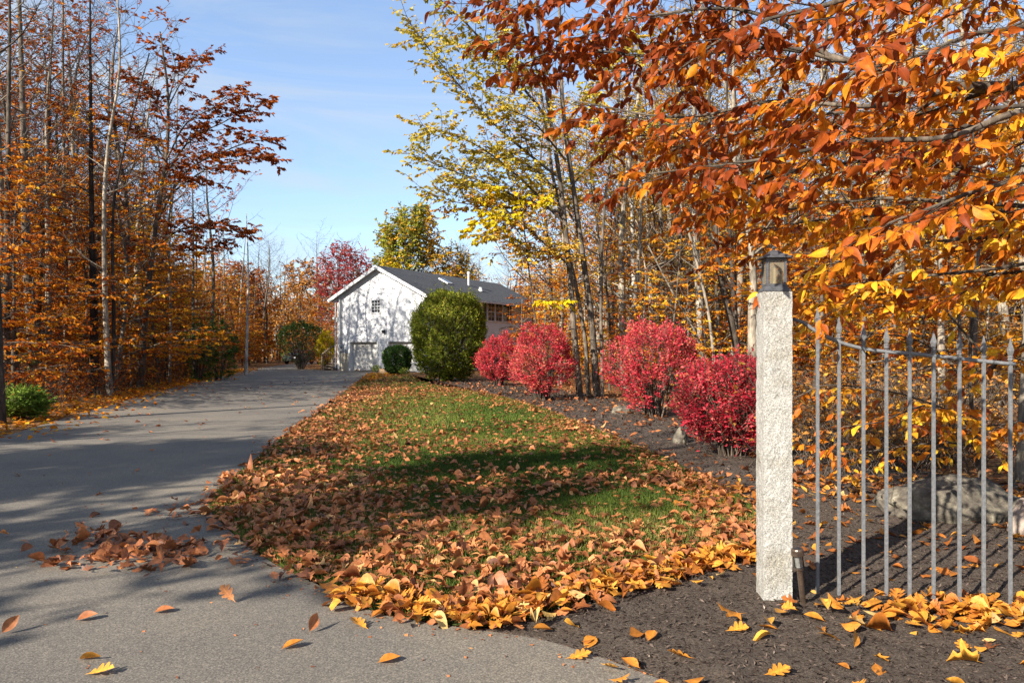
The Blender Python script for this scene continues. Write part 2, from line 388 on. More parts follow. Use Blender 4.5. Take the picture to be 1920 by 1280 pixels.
p = N(t, 'ShaderNodeBsdfPrincipled', Roughness=0.85); p.inputs['Specular IOR Level'].default_value = 0.3
t.links.new(mg.outputs[2], p.inputs['Base Color']); t.links.new(bp.outputs[0], p.inputs['Normal']); t.links.new(p.outputs[0], out.inputs[0])

M['rock'] = noise_mat('lichened boulder', [(0.32, (0.04, 0.034, 0.028)), (0.48, (0.10, 0.085, 0.066)), (0.6, (0.17, 0.148, 0.108)), (0.72, (0.33, 0.30, 0.235))], 9, 9, 0.9, 0.2, 0.8, 0.03, rr=0.65)
M['pinkrock'] = noise_mat('pinkish boulder', [(0.3, (0.14, 0.11, 0.085)), (0.7, (0.36, 0.29, 0.24))], 9, 9, 0.9, 0.2, 0.8, 0.03)
M['iron'] = noise_mat('grey painted iron', [(0.35, (0.095, 0.097, 0.10)), (0.65, (0.155, 0.157, 0.16))], 60, 6, 0.5, 0.4, 0.25, 0.002)
M['lantern'] = noise_mat('weathered pewter metal', [(0.3, (0.05, 0.051, 0.056)), (0.7, (0.105, 0.108, 0.116))], 50, 6, 0.5, 0.5, 0.2, 0.002, metal=0.3)
M['bronze'] = noise_mat('bronze metal', [(0.3, (0.055, 0.038, 0.028)), (0.7, (0.13, 0.09, 0.065))], 40, 5, 0.35, 0.5, 0.1, 0.002, metal=0.6)
M['steel'] = noise_mat('dull silver metal', [(0.3, (0.35, 0.36, 0.38)), (0.7, (0.55, 0.56, 0.58))], 30, 3, 0.35, 0.5, 0.05, 0.001, metal=0.6)
M['bulb'] = noise_mat('cream lamp holder', [(0.3, (0.55, 0.48, 0.28)), (0.7, (0.72, 0.66, 0.42))], 20, 2, 0.5, 0.4, 0)
m, t, out = new_mat('clear glass'); M['glass'] = m
gl = N(t, 'ShaderNodeBsdfGlossy', Roughness=0.05); tp = N(t, 'ShaderNodeBsdfTransparent'); tp.inputs[0].default_value = (0.86, 0.85, 0.80, 1)
fr = N(t, 'ShaderNodeFresnel', IOR=1.45); ms = N(t, 'ShaderNodeMixShader')
t.links.new(fr.outputs[0], ms.inputs[0]); t.links.new(tp.outputs[0], ms.inputs[1]); t.links.new(gl.outputs[0], ms.inputs[2]); t.links.new(ms.outputs[0], out.inputs[0])
m, t, out = new_mat('seeded lantern glass'); M['frosted'] = m
df = N(t, 'ShaderNodeBsdfPrincipled', Roughness=0.25); df.inputs['Base Color'].default_value = (0.30, 0.26, 0.19, 1); tp = N(t, 'ShaderNodeBsdfTransparent'); tp.inputs[0].default_value = (0.9, 0.87, 0.8, 1)
ms = N(t, 'ShaderNodeMixShader'); ms.inputs[0].default_value = 0.68
t.links.new(df.outputs[0], ms.inputs[1]); t.links.new(tp.outputs[0], ms.inputs[2]); t.links.new(ms.outputs[0], out.inputs[0])
m, t, out = new_mat('dark window glass'); M['pane'] = m
p = N(t, 'ShaderNodeBsdfPrincipled', Roughness=0.06); p.inputs['Base Color'].default_value = (0.02, 0.024, 0.03, 1); t.links.new(p.outputs[0], out.inputs[0])

# white clapboard
m, t, out = new_mat('white clapboard'); M['siding'] = m
tc = N(t, 'ShaderNodeTexCoord'); sx = N(t, 'ShaderNodeSeparateXYZ'); t.links.new(tc.outputs['Object'], sx.inputs[0])
md = N(t, 'ShaderNodeMath', _operation='FRACT'); mk = N(t, 'ShaderNodeMath', _operation='MULTIPLY'); mk.inputs[1].default_value = 1 / 0.115
t.links.new(sx.outputs[2], mk.inputs[0]); t.links.new(mk.outputs[0], md.inputs[0])
bp = N(t, 'ShaderNodeBump', Strength=0.8, Distance=0.02, _invert=True); t.links.new(md.outputs[0], bp.inputs['Height'])
nn = N(t, 'ShaderNodeTexNoise', Scale=1.5, Detail=6.0); t.links.new(tc.outputs['Object'], nn.inputs['Vector'])
r = ramp(t, [(0.3, (0.54, 0.54, 0.535)), (0.7, (0.64, 0.64, 0.635))]); t.links.new(nn.outputs[0], r.inputs[0])
p = N(t, 'ShaderNodeBsdfPrincipled', Roughness=0.6); p.inputs['Specular IOR Level'].default_value = 0.3
t.links.new(r.outputs[0], p.inputs['Base Color']); t.links.new(bp.outputs[0], p.inputs['Normal']); t.links.new(p.outputs[0], out.inputs[0])
M['trim'] = noise_mat('white trim paint', [(0.3, (0.52, 0.52, 0.515)), (0.7, (0.6, 0.6, 0.595))], 3, 4, 0.5, 0.4, 0)
M['doorpaint'] = noise_mat('cream door paint', [(0.3, (0.50, 0.485, 0.44)), (0.7, (0.59, 0.575, 0.53))], 2, 5, 0.5, 0.4, 0)
M['concrete'] = noise_mat('tan concrete', [(0.3, (0.40, 0.35, 0.25)), (0.7, (0.55, 0.49, 0.37))], 6, 7, 0.9, 0.2, 0.4, 0.01)
M['shingle'] = noise_mat('grey roof shingles', [(0.3, (0.028, 0.028, 0.03)), (0.5, (0.058, 0.059, 0.062)), (0.72, (0.10, 0.10, 0.104))], 5, 6, 0.9, 0.2, 0.6, 0.02, stretch=(1, 1, 5))
M['soffit'] = noise_mat('pale grey soffit board', [(0.3, (0.45, 0.45, 0.45)), (0.7, (0.55, 0.55, 0.55))], 3, 3, 0.6, 0.3, 0)  # soffit boards, a slightly greyer white than the trim paint
M['meter'] = noise_mat('grey enamel', [(0.3, (0.22, 0.23, 0.24)), (0.7, (0.34, 0.35, 0.36))], 8, 4, 0.5, 0.4, 0)
M['black'] = noise_mat('black metal', [(0.3, (0.012, 0.012, 0.013)), (0.7, (0.03, 0.03, 0.032))], 20, 4, 0.5, 0.4, 0)
M['oldwood'] = noise_mat('weathered wood', [(0.3, (0.16, 0.12, 0.085)), (0.7, (0.36, 0.28, 0.20))], 8, 6, 0.9, 0.2, 0.4, 0.01, stretch=(1, 1, 1))
M['planter'] = noise_mat('tan cedar planks', [(0.3, (0.30, 0.18, 0.10)), (0.7, (0.52, 0.36, 0.22))], 8, 6, 0.8, 0.2, 0.4, 0.01)
M['carpaint'] = noise_mat('dark car paint', [(0.3, (0.012, 0.014, 0.017)), (0.7, (0.02, 0.023, 0.027))], 3, 2, 0.25, 0.6, 0)
M['rubber'] = noise_mat('tyre rubber', [(0.3, (0.012, 0.012, 0.012)), (0.7, (0.025, 0.025, 0.025))], 20, 3, 0.9, 0.2, 0)
M['headlight'] = noise_mat('headlight lens', [(0.3, (0.6, 0.62, 0.64)), (0.7, (0.75, 0.77, 0.8))], 10, 2, 0.15, 0.6, 0)

# ------------------------------------------------------------------ leaf shapes
def station_template(st):
    """st: (u, halfwidth, lobe shift) -> verts (u,v) + quads/tris around a midrib"""
    V, tri, quad = [], [], []
    V.append((st[0][0], 0.0)); prev = None
    for (u, hw, sh) in st[1:-1]:
        i = len(V); V += [(u, 0.0), (u + sh, hw), (u + sh, -hw)]
        if prev is None:
            tri += [(0, i, i + 1), (0, i + 2, i)]
        else:
            quad += [(prev, i, i + 1, prev + 1), (prev, prev + 2, i + 2, i)]
        prev = i
    i = len(V); V.append((st[-1][0], 0.0))
    tri += [(prev, i, prev + 1), (prev, prev + 2, i)]
    return np.array(V), np.array(tri), np.array(quad).reshape(-1, 4)

T_LOW = (np.array([(0, 0), (0.45, 0.5), (1, 0), (0.45, -0.5)]), np.array([(0, 2, 1), (0, 3, 2)]), np.zeros((0, 4), int))
T_MID = station_template([(0, 0, 0), (0.3, 0.46, 0), (0.66, 0.36, 0), (1, 0, 0)])
T_HI = station_template([(-0.12, 0, 0), (0.0, 0.03, 0), (0.12, 0.27, 0), (0.3, 0.46, 0), (0.5, 0.48, 0), (0.7, 0.36, 0), (0.86, 0.17, 0), (1, 0, 0)])
T_OAK = station_template([(-0.16, 0, 0), (0, 0.025, 0), (0.08, 0.05, 0), (0.13, 0.15, .02), (0.19, 0.22, .05), (0.25, 0.16, .05), (0.28, 0.08, .02), (0.33, 0.22, .03), (0.40, 0.39, .07), (0.46, 0.37, .09), (0.51, 0.21, .05), (0.53, 0.10, .02),
    (0.57, 0.24, .04), (0.63, 0.38, .08), (0.69, 0.34, .10), (0.73, 0.19, .05), (0.75, 0.10, .02), (0.80, 0.18, .03), (0.86, 0.20, .05), (0.93, 0.10, .02), (1.02, 0, 0)])

T_MAPLE = station_template([(-0.3, 0, 0), (0, 0.02, 0), (0.04, 0.16, -.06), (0.10, 0.34, -.12), (0.16, 0.22, .0), (0.26, 0.30, .06), (0.34, 0.58, .16), (0.44, 0.40, .12), (0.50, 0.20, .02), (0.60, 0.16, .02), (0.70, 0.26, .06), (0.82, 0.12, .04), (1.0, 0, 0)])

def unit(a):
    return a / np.maximum(np.linalg.norm(a, axis=-1, keepdims=True), 1e-9)

def leaf_geo(pos, d, nrm, Ln, Wd, rnd, T, curl=None, fold=None, cross=None):
    tv, tt, tq = T
    n, k = len(pos), len(tv)
    x = unit(d); y = unit(np.cross(nrm, x)); z = np.cross(x, y)
    u = tv[:, 0][None, :]; v = tv[:, 1][None, :]
    curl = np.zeros(n) if curl is None else curl
    fold = np.full(n, 0.25) if fold is None else fold
    h = fold[:, None] * np.abs(v) - curl[:, None] * u * u
    if cross is not None:
        h = h + cross[:, None] * v * u
    V = (pos[:, None, :] + (Ln[:, None] * u)[..., None] * x[:, None, :] + (Wd[:, None] * v)[..., None] * y[:, None, :] + (Ln[:, None] * h)[..., None] * z[:, None, :])
    off = (np.arange(n) * k)[:, None, None]
    F = [(tt[None] + off).reshape(-1, 3)]
    if len(tq): F.append((tq[None] + off).reshape(-1, 4))
    return V.reshape(-1, 3), F, np.stack([np.repeat(rnd, k), np.tile(np.abs(tv[:, 1]), n), np.tile(tv[:, 0], n)], 1)

def merge(parts):
    Vs, F3, F4, A, o = [], [], [], [], 0
    for V, F, a in parts:
        Vs.append(V); A.append(a)
        for f in F:
            (F3 if f.shape[1] == 3 else F4).append(f + o)
        o += len(V)
    return np.concatenate(Vs), [np.concatenate(x) for x in (F3, F4) if x], np.concatenate(A)

# ------------------------------------------------------------------ tree skeletons
def tube_geo(tubes):
    Vs, Fs, o = [], [], 0
    for pts, rads, n in tubes:
        pts = np.asarray(pts, float); rads = np.asarray(rads, float)
        t = np.gradient(pts, axis=0); t = unit(t)
        ref = np.array([0, 1.0, 0]) if abs(t[0][1]) < 0.8 else np.array([1.0, 0, 0])
        a = unit(np.cross(t, ref)); b = np.cross(t, a)
        an = np.arange(n) * 2 * math.pi / n
        ring = pts[:, None, :] + rads[:, None, None] * (np.cos(an)[None, :, None] * a[:, None, :] + np.sin(an)[None, :, None] * b[:, None, :])
        m_ = len(pts)
        i = np.arange(m_ - 1)[:, None] * n; k = np.arange(n)[None, :]; k2 = (k + 1) % n
        F = np.stack([i + k, i + k2, i + n + k2, i + n + k], -1).reshape(-1, 4) + o
        Vs.append(ring.reshape(-1, 3)); Fs.append(F); o += m_ * n
    return np.concatenate(Vs), np.concatenate(Fs)

def rods_geo(rods):
    """rods: array (N, 11): p0, pm, p2, r0, r2 -> 3-sided bent rods"""
    Rd = np.array(rods)
    p = Rd[:, :9].reshape(-1, 3, 3); r0, r2 = Rd[:, 9], Rd[:, 10]
    rad = np.stack([r0, (r0 + r2) / 2, r2], 1)
    t = unit(p[:, 2] - p[:, 0])
    ref = np.where(np.abs(t[:, 1:2]) < 0.8, np.array([[0, 1.0, 0]]), np.array([[1.0, 0, 0]]))
    a = unit(np.cross(t, ref)); b = np.cross(t, a)
    an = np.arange(3) * 2 * math.pi / 3
    ring = p[:, :, None, :] + rad[:, :, None, None] * (np.cos(an)[None, None, :, None] * a[:, None, None, :] + np.sin(an)[None, None, :, None] * b[:, None, None, :])
    n = len(Rd)
    base = np.array([(i * 3 + k, i * 3 + (k + 1) % 3, i * 3 + 3 + (k + 1) % 3, i * 3 + 3 + k) for i in range(2) for k in range(3)])
    F = (base[None] + (np.arange(n) * 9)[:, None, None]).reshape(-1, 4)
    return ring.reshape(-1, 3), F

class Tree:
    def __init__(self, seed):
        self.r = random.Random(seed); self.nr = np.random.default_rng(seed)
        self.tubes = []; self.rods = []; self.tw = []   # tw: leafy twigs p0 pm p2 n size
    def path(self, P, r0, r1, n=None, wob=0.03, sides=6):
        """smooth path through control points P with wobble"""
        P = np.asarray(P, float)
        n = n or max(5, 4 * (len(P) - 1) + 1)
        s = np.linspace(0, len(P) - 1, n)
        out = []
        Q = np.vstack([2 * P[0] - P[1], P, 2 * P[-1] - P[-2]])
        for v in s:
            i = min(int(v), len(P) - 2); f = v - i
            a, b, c, d = Q[i], Q[i + 1], Q[i + 2], Q[i + 3]
            out.append(0.5 * ((2 * b) + (-a + c) * f + (2 * a - 5 * b + 4 * c - d) * f * f + (-a + 3 * b - 3 * c + d) * f ** 3))
        out = np.array(out)
        L_ = np.linalg.norm(P[-1] - P[0])
        wv = np.cumsum(self.nr.normal(0, 1, out.shape), 0) * wob * L_ / n
        wv -= np.linspace(0, 1, n)[:, None] * wv[-1]
        wv[0] = 0
        out += wv
        rad = r0 + (r1 - r0) * np.linspace(0, 1, n) ** 0.85
        self.tubes.append((out, rad, sides))
        return out, rad
    def rod(self, p0, d, ln, r0, r2, bend):
        pm = p0 + d * ln * 0.5 + bend * ln * 0.5
        p2 = p0 + d * ln + bend * ln * 0.6
        self.rods.append((*p0, *pm, *p2, r0, r2))
        return pm, p2
    def dress(self, pts, rad, sec_gap=0.35, sec_len=1.0, t0=0.25, flat=0.7, ang=55, tw_gap=0.16, tw_len=0.35, leaf_n=5, leaf_p=1.0, droop=0.1, up=0.0, twr=0.003, endtaper=0.6):
        r = self.r
        seg = np.linalg.norm(np.diff(pts, axis=0), axis=1); cum = np.concatenate([[0], np.cumsum(seg)]); tot = cum[-1]
        s = tot * t0 + r.random() * sec_gap; side = 1
        while s < tot:
            i = min(int(np.searchsorted(cum, s)) - 1, len(pts) - 2); i = max(i, 0)
            f = (s - cum[i]) / max(seg[i], 1e-6)
            p0 = pts[i] * (1 - f) + pts[i + 1] * f
            tg = (pts[i + 1] - pts[i]) / max(seg[i], 1e-6)
            sd = np.cross(tg, (0, 0, 1.0)); nl = np.linalg.norm(sd)
            if nl < 0.35:
                a = r.random() * 6.28; sd = np.array([math.cos(a), math.sin(a), 0.0])
            else: sd = sd / nl
            a = math.radians(ang + r.uniform(-18, 18))
            d = tg * math.cos(a) + side * sd * math.sin(a)
            d[2] = d[2] * (1 - flat * 0.6) + r.gauss(0, 0.5 * (1 - flat) + 0.06) + up
            d /= np.linalg.norm(d)
            tt = s / tot
            ln = sec_len * (1 - endtaper * tt) * r.uniform(0.6, 1.25)
            ra = rad[i] * 0.45
            bend = np.array([r.gauss(0, .1), r.gauss(0, .1), -droop + r.gauss(0, .07)])
            pm, p2 = self.rod(p0, d, ln, max(min(ra, 0.02), twr * 1.6), twr, bend)
            self.twigs(p0, pm, p2, ln, sd, tw_gap, tw_len, leaf_n, leaf_p, flat, droop, up, twr)
            side = -side; s += sec_gap * r.uniform(0.6, 1.4)
        # the tip carries leaves too
        self.twigs(pts[-3] if len(pts) > 3 else pts[0], pts[-2], pts[-1], np.linalg.norm(pts[-1] - pts[-3]), None, tw_gap, tw_len, leaf_n, leaf_p, flat, droop, up, twr)
    def twigs(self, p0, pm, p2, ln, sd, gap, tl, leaf_n, leaf_p, flat, droop, up, twr):
        r = self.r; n = max(1, int(ln / gap)); side = 1
        for k in range(n):
            t = (k + 0.6 + r.uniform(-.3, .3)) / n
            q = p0 * (1 - t) ** 2 + 2 * pm * t * (1 - t) + p2 * t * t if False else (p0 + (pm - p0) * 2 * t if t < .5 else pm + (p2 - pm) * (2 * t - 1))
            tg = (p2 - p0); tg = tg / (np.linalg.norm(tg) + 1e-9)
            s_ = np.cross(tg, (0, 0, 1.0)); s_ = s_ / (np.linalg.norm(s_) + 1e-9)
            a = math.radians(r.uniform(30, 65))
            d = tg * math.cos(a) + side * s_ * math.sin(a); d[2] = d[2] * (1 - flat * .5) + r.gauss(0, .35 * (1 - flat) + .08) + up * .7
            d /= np.linalg.norm(d)
            l2 = tl * r.uniform(.55, 1.3) * (1 - .35 * t)
            bend = np.array([r.gauss(0, .12), r.gauss(0, .12), -droop * 1.2 + r.gauss(0, .06)])
            m_, e_ = self.rod(q, d, l2, twr * .8, twr * .45, bend)
            if leaf_n and r.random() < leaf_p:
                self.tw.append((*q, *m_, *e_, max(1, int(round(leaf_n * r.uniform(.6, 1.35))))))
            side = -side
    def leaves(self, size, ratio=0.5, T=T_LOW, droop=0.35, tilt=0.35, hue=None, clump=0.22, spread=0.55, bias=0.0, curl=(0.0, 0.3)):
        if not self.tw: return None
        nr = self.nr
        A = np.array(self.tw); cnt = A[:, 9].astype(int)
        idx = np.repeat(np.arange(len(A)), cnt)
        j = np.concatenate([np.arange(c) for c in cnt]); t = (j + 0.7) / (cnt[idx] + .2); t = np.clip(t, 0, 1)
        p0, pm, p2 = A[idx, 0:3], A[idx, 3:6], A[idx, 6:9]
        pos = np.where(t[:, None] < .5, p0 + (pm - p0) * 2 * t[:, None], pm + (p2 - pm) * (2 * t[:, None] - 1))
        tg = unit(p2 - p0)
        s_ = unit(np.cross(tg, np.array([0, 0, 1.0])) + 1e-6)
        side = np.where(j % 2 == 0, 1.0, -1.0)
        last = (j == cnt[idx] - 1)
        a = np.where(last, nr.normal(0, .2, len(j)), spread + nr.normal(0, .25, len(j)))
        d = tg * np.cos(a)[:, None] + (side * np.sin(a))[:, None] * s_
        d[:, 2] -= droop * np.abs(nr.normal(1, .5, len(j)))
        d = unit(d + nr.normal(0, .12, d.shape))
        nrm = np.array([0, 0, 1.0]) + nr.normal(0, tilt, d.shape)
        Ln = size * nr.uniform(.65, 1.25, len(j))
        tr = nr.normal(0, clump, len(A))          # each twig shares a tint
        rnd = np.clip(0.45 + bias + tr[idx] + nr.normal(0, .14, len(j)), 0, 1)
        if hue is not None: rnd = np.clip(rnd + hue(pos), 0, 1)
        return leaf_geo(pos, d, nrm, Ln, Ln * ratio * nr.uniform(.85, 1.15, len(j)), rnd, T, curl=nr.uniform(curl[0], curl[1], len(j)), fold=nr.uniform(.1, .45, len(j)))
    def wood_mesh(self, name, mat, rods=True):
        V, F = tube_geo(self.tubes)
        if rods and self.rods:
            V2, F2 = rods_geo(self.rods); F = np.concatenate([F, F2 + len(V)]); V = np.concatenate([V, V2])
        return make_mesh(name, V, [F], mat, smooth=True)

def finish(tr, root, bark, leafmat, twigmat=None, **lk):
    """trunk, branches and crown as children of the tree's empty"""
    V, F = tube_geo(tr.tubes); nf = len(F)
    if tr.rods:
        V2, F2 = rods_geo(tr.rods); F = np.concatenate([F, F2 + len(V)]); V = np.concatenate([V, V2])
    me = make_mesh('trunk', V, [F], M[bark], smooth=True)
    me.materials.append(M[twigmat or 'twig'])
    if len(me.polygons) == len(F):
        mi = np.zeros(len(F), dtype=np.int32); mi[nf:] = 1
        me.polygons.foreach_set('material_index', mi)
    link('trunk', me, root)
    lg = tr.leaves(**lk) if leafmat else None
    if lg:
        link('crown', make_mesh('crown', lg[0], lg[1], M[leafmat], {'rnd': lg[2]}), root)
    return root

def copy_thing(src, loc, rz=0, scale=1.0, label=None, group=None, tilt=(0, 0)):
    r = src.copy(); C.objects.link(r)
    r.location = loc; r.rotation_euler = (tilt[0], tilt[1], rz)
    r.scale = scale if hasattr(scale, '__len__') else (scale,) * 3
    if label: r['label'] = label
    if group: r['group'] = group
    for ch in src.children:
        c = ch.copy(); C.objects.link(c); c.parent = r
    return r

# ------------------------------------------------------------------ numpy noise and polygons
def vnoise(x, y, sc_, seed):
    g = np.random.default_rng(seed).random((64, 64))
    u, v = x * sc_ + 100.0, y * sc_ + 100.0
    i, j = np.floor(u).astype(int), np.floor(v).astype(int)
    f, h = u - i, v - j
    f, h = f * f * (3 - 2 * f), h * h * (3 - 2 * h)
    i0, i1, j0, j1 = i % 64, (i + 1) % 64, j % 64, (j + 1) % 64
    return (g[i0, j0] * (1 - f) + g[i1, j0] * f) * (1 - h) + (g[i0, j1] * (1 - f) + g[i1, j1] * f) * h

def inside(poly, x, y):
    c = np.zeros(len(x), bool); n = len(poly)
    for k in range(n):
        x0, y0 = poly[k]; x1, y1 = poly[(k + 1) % n]
        cond = ((y0 > y) != (y1 > y)) & (x < (x1 - x0) * (y - y0) / ((y1 - y0) if y1 != y0 else 1e-9) + x0)
        c ^= cond
    return c

def dist_line(pl, x, y):
    d = np.full(len(x), 1e9)
    for k in range(len(pl) - 1):
        a = np.array(pl[k]); b = np.array(pl[k + 1]); ab = b - a
        t = np.clip(((x - a[0]) * ab[0] + (y - a[1]) * ab[1]) / (ab @ ab), 0, 1)
        d = np.minimum(d, np.hypot(x - a[0] - t * ab[0], y - a[1] - t * ab[1]))
    return d

def smooth_line(P, n=6):
    P = np.array(P, float); Q = np.vstack([2 * P[0] - P[1], P, 2 * P[-1] - P[-2]]); out = []
    for i in range(len(P) - 1):
        for f in np.linspace(0, 1, n, endpoint=False):
            a, b, c, d = Q[i], Q[i + 1], Q[i + 2], Q[i + 3]
            out.append(0.5 * ((2 * b) + (-a + c) * f + (2 * a - 5 * b + 4 * c - d) * f * f + (-a + 3 * b - 3 * c + d) * f ** 3))
    out.append(P[-1]); return [tuple(p) for p in out]

def sheet(name, poly, z, mat):
    bm = bmesh.new()
    f = bm.faces.new([bm.verts.new((x, y, z)) for x, y in poly])
    bmesh.ops.triangulate(bm, faces=[f], ngon_method='EAR_CLIP')
    bmesh.ops.recalc_face_normals(bm, faces=bm.faces)
    for fc in bm.faces:
        if fc.normal.z < 0: fc.normal_flip()
    me = bpy.data.meshes.new(name); bm.to_mesh(me); bm.free(); me.materials.append(mat)
    o = link(name, me); o['kind'] = 'structure'
    return o

# ------------------------------------------------------------------ the setting
LEFT_EDGE = [(-40, 4.0), (-22, 8.2), (-14, 10.6), G(0, 820), (-11.0, 20.0), (-13.8, 30.0), (-17.2, 44.0), (-20.8, 58.0), (-25.5, 84.0), (-30, 110)]
RIGHT_EDGE = smooth_line([G(690, 701), G(620, 755), G(560, 800), G(470, 872), G(398, 940), G(425, 990), G(520, 1062), G(640, 1112), G(705, 1150), G(850, 1176), G(1010, 1200), G(1130, 1236), G(1250, 1280), (1.35, 2.7), (3.2, 1.7), (9, 0.2)])
gs = 600
o = link('ground', make_mesh('ground', [(-gs, -gs, 0), (gs, -gs, 0), (gs, gs, 0), (-gs, gs, 0)], [[(0, 1, 2, 3)]], M['floor'])); o['kind'] = 'structure'
drive = LEFT_EDGE + [(-27.5, 110), (-23.0, 84), (-18.6, 63.5), (-14.2, 57.6), (-6.0, 52.6), G(705, 700)] + RIGHT_EDGE + [(40, -2), (40, -16), (-40, -16)]
sheet('driveway', drive, 0.008, M['asphalt'])

BED = smooth_line([G(1010, 1163), G(1200, 1100), G(1370, 1052), G(1418, 1010), G(1395, 940), G(1280, 880), G(1150, 820), G(1000, 762), G(900, 736), G(810, 722)])
re_l = [p for p in RIGHT_EDGE if p[1] > G(0, 1180)[1]]
lawn = re_l + [G(900, 1180)] + BED + [(-5.2, 40), (-6.2, 46), (-7.6, 49)]
sheet('lawn', lawn, 0.014, M['soil'])

bed_strip = [BED[k] for k in range(18, len(BED))]
# far mulch strip under the shrubs
strip = bed_strip + [(-5.2, 40), (-3.0, 40.5), (0.3, 34), (2.6, 26), (4.2, 19), (5.0, 13), (5.2, 8.2), (3.4, 7.6)]
sheet('mulch_bed', strip, 0.006, M['mulch'])

# near mulch: real crumbs of height
NEAR = [p for p in RIGHT_EDGE if p[1] < G(0, 1176)[1]] + [(9, 8.3), (3.0, 8.3)] + BED[:22][::-1] + [G(900, 1180)]
cs = 0.028
gx, gy = np.meshgrid(np.arange(-0.8, 6.2, cs), np.arange(1.2, 8.4, cs), indexing='ij')
hx = gx.ravel(); hy = gy.ravel()
def mulch_h(x, y):
    h = 0.004 + 0.018 * vnoise(x, y, 1.3, 3) + 0.016 * vnoise(x, y, 7, 4) + 0.014 * vnoise(x, y, 22, 5)
    h = h + 0.012 * np.exp(-((x - 1.58) ** 2 + (y - 4.3) ** 2) / 0.08)
    return h
ed = dist_line(RIGHT_EDGE, hx, hy); ed2 = dist_line(BED, hx, hy)
hz = mulch_h(hx, hy) * np.clip(np.minimum(ed, ed2 + 0.05) / 0.25, 0.25, 1)
hz[~inside(NEAR, hx, hy)] = -0.03
nx, ny = gx.shape
ii, jj = np.meshgrid(np.arange(nx - 1), np.arange(ny - 1), indexing='ij')
q = np.stack([ii * ny + jj, (ii + 1) * ny + jj, (ii + 1) * ny + jj + 1, ii * ny + jj + 1], -1).reshape(-1, 4)
keep = (hz[q] > -0.02).sum(1) >= 2
o = link('mulch_bed', make_mesh('mulch_bed', np.stack([hx, hy, hz], 1), [q[keep]], M['mulch'])); o['kind'] = 'structure'

def scatter(n, x0, x1, y0, y1, poly, dens, seed):
    r = np.random.default_rng(seed)
    x = r.uniform(x0, x1, n); y = r.uniform(y0, y1, n)
    k = np.ones(n, bool) if poly is None else inside(poly, x, y)
    x, y = x[k], y[k]
    k = r.random(len(x)) < dens(x, y)
    return x[k], y[k]

# mulch chips
cx, cy = scatter(120000, -0.7, 6.0, 2.2, 8.3, NEAR, lambda x, y: np.clip(0.9 - (y - 3) * 0.13, 0.15, 1), 21)
n = len(cx); r_ = np.random.default_rng(22)
a = r_.uniform(0, 6.28, n); ln = r_.uniform(0.010, 0.038, n)
d = np.stack([np.cos(a), np.sin(a), r_.normal(0, .35, n)], 1)
nm = np.stack([r_.normal(0, .5, n), r_.normal(0, .5, n), np.ones(n)], 1)
pos = np.stack([cx, cy, mulch_h(cx, cy) * np.clip(dist_line(RIGHT_EDGE, cx, cy) / 0.25, 0.25, 1) + 0.003], 1)
V, F, A = leaf_geo(pos, d, nm, ln, ln * r_.uniform(.15, .4, n), r_.beta(1.6, 2.2, n), T_LOW, fold=r_.uniform(-.4, .4, n))
tag(link('mulch_chips', make_mesh('mulch_chips', V, F, M['chip'], {'rnd': A})), 'dark shredded bark chips on the mulch bed round the granite post', 'mulch', kind='stuff')

sx, sy = scatter(90000, -4, 5.5, 7.6, 36, strip, lambda x, y: np.clip(8.0 / y, .1, 1), 23)
n = len(sx); a = r_.uniform(0, 6.28, n); ln = r_.uniform(.02, .06, n) * np.clip(sy / 11, 1, 2.5)
d = np.stack([np.cos(a), np.sin(a), r_.normal(0, .45, n)], 1); nm = np.stack([r_.normal(0, .6, n), r_.normal(0, .6, n), np.ones(n)], 1)
V, F, A = leaf_geo(np.stack([sx, sy, np.full(n, .012)], 1), d, nm, ln, ln * r_.uniform(.2, .5, n), r_.beta(1.4, 2.4, n), T_LOW, fold=r_.uniform(-.4, .4, n))
tag(link('mulch_chips', make_mesh('mulch_chips', V, F, M['chip'], {'rnd': A})), 'dark bark chips under the row of red bushes', 'mulch', kind='stuff')

# grass blades
gxs, gys, gw, gh = [], [], [], []
for (y0, y1, n_, w_, h_) in ((3.9, 8.5, 170000, 0.0045, 0.055), (8.5, 14, 90000, 0.009, 0.055), (14, 26, 80000, 0.02, 0.06), (26, 50, 40000, 0.04, 0.06)):
    x, y = scatter(n_, -10 if y0 > 14 else -4.5, 3.2, y0, y1, lawn, lambda x, y: np.clip(0.25 + 1.1 * vnoise(x, y, 1.1, 31), 0, 1), int(y0 * 10))
    gxs.append(x); gys.append(y); gw.append(np.full(len(x), w_)); gh.append(np.full(len(x), h_))
x, y, w_, h_ = map(np.concatenate, (gxs, gys, gw, gh)); n = len(x)
r_ = np.random.default_rng(5)
d = np.stack([r_.normal(0, .45, n), r_.normal(0, .45, n), np.ones(n)], 1)
a = r_.uniform(0, 6.28, n); nm = np.stack([np.cos(a), np.sin(a), np.full(n, .2)], 1)
V, F, A = leaf_geo(np.stack([x, y, np.full(n, .012)], 1), d, nm, h_ * r_.uniform(.5, 1.3, n), w_, np.clip(0.15 + 0.75 * vnoise(x, y, 0.5, 8) + r_.normal(0, .14, n), 0, 1), T_LOW, fold=np.full(n, .2))
tag(link('grass', make_mesh('grass', V, F, M['grass'], {'rnd': A})), 'short green lawn grass showing between the fallen leaves', 'grass', kind='stuff')

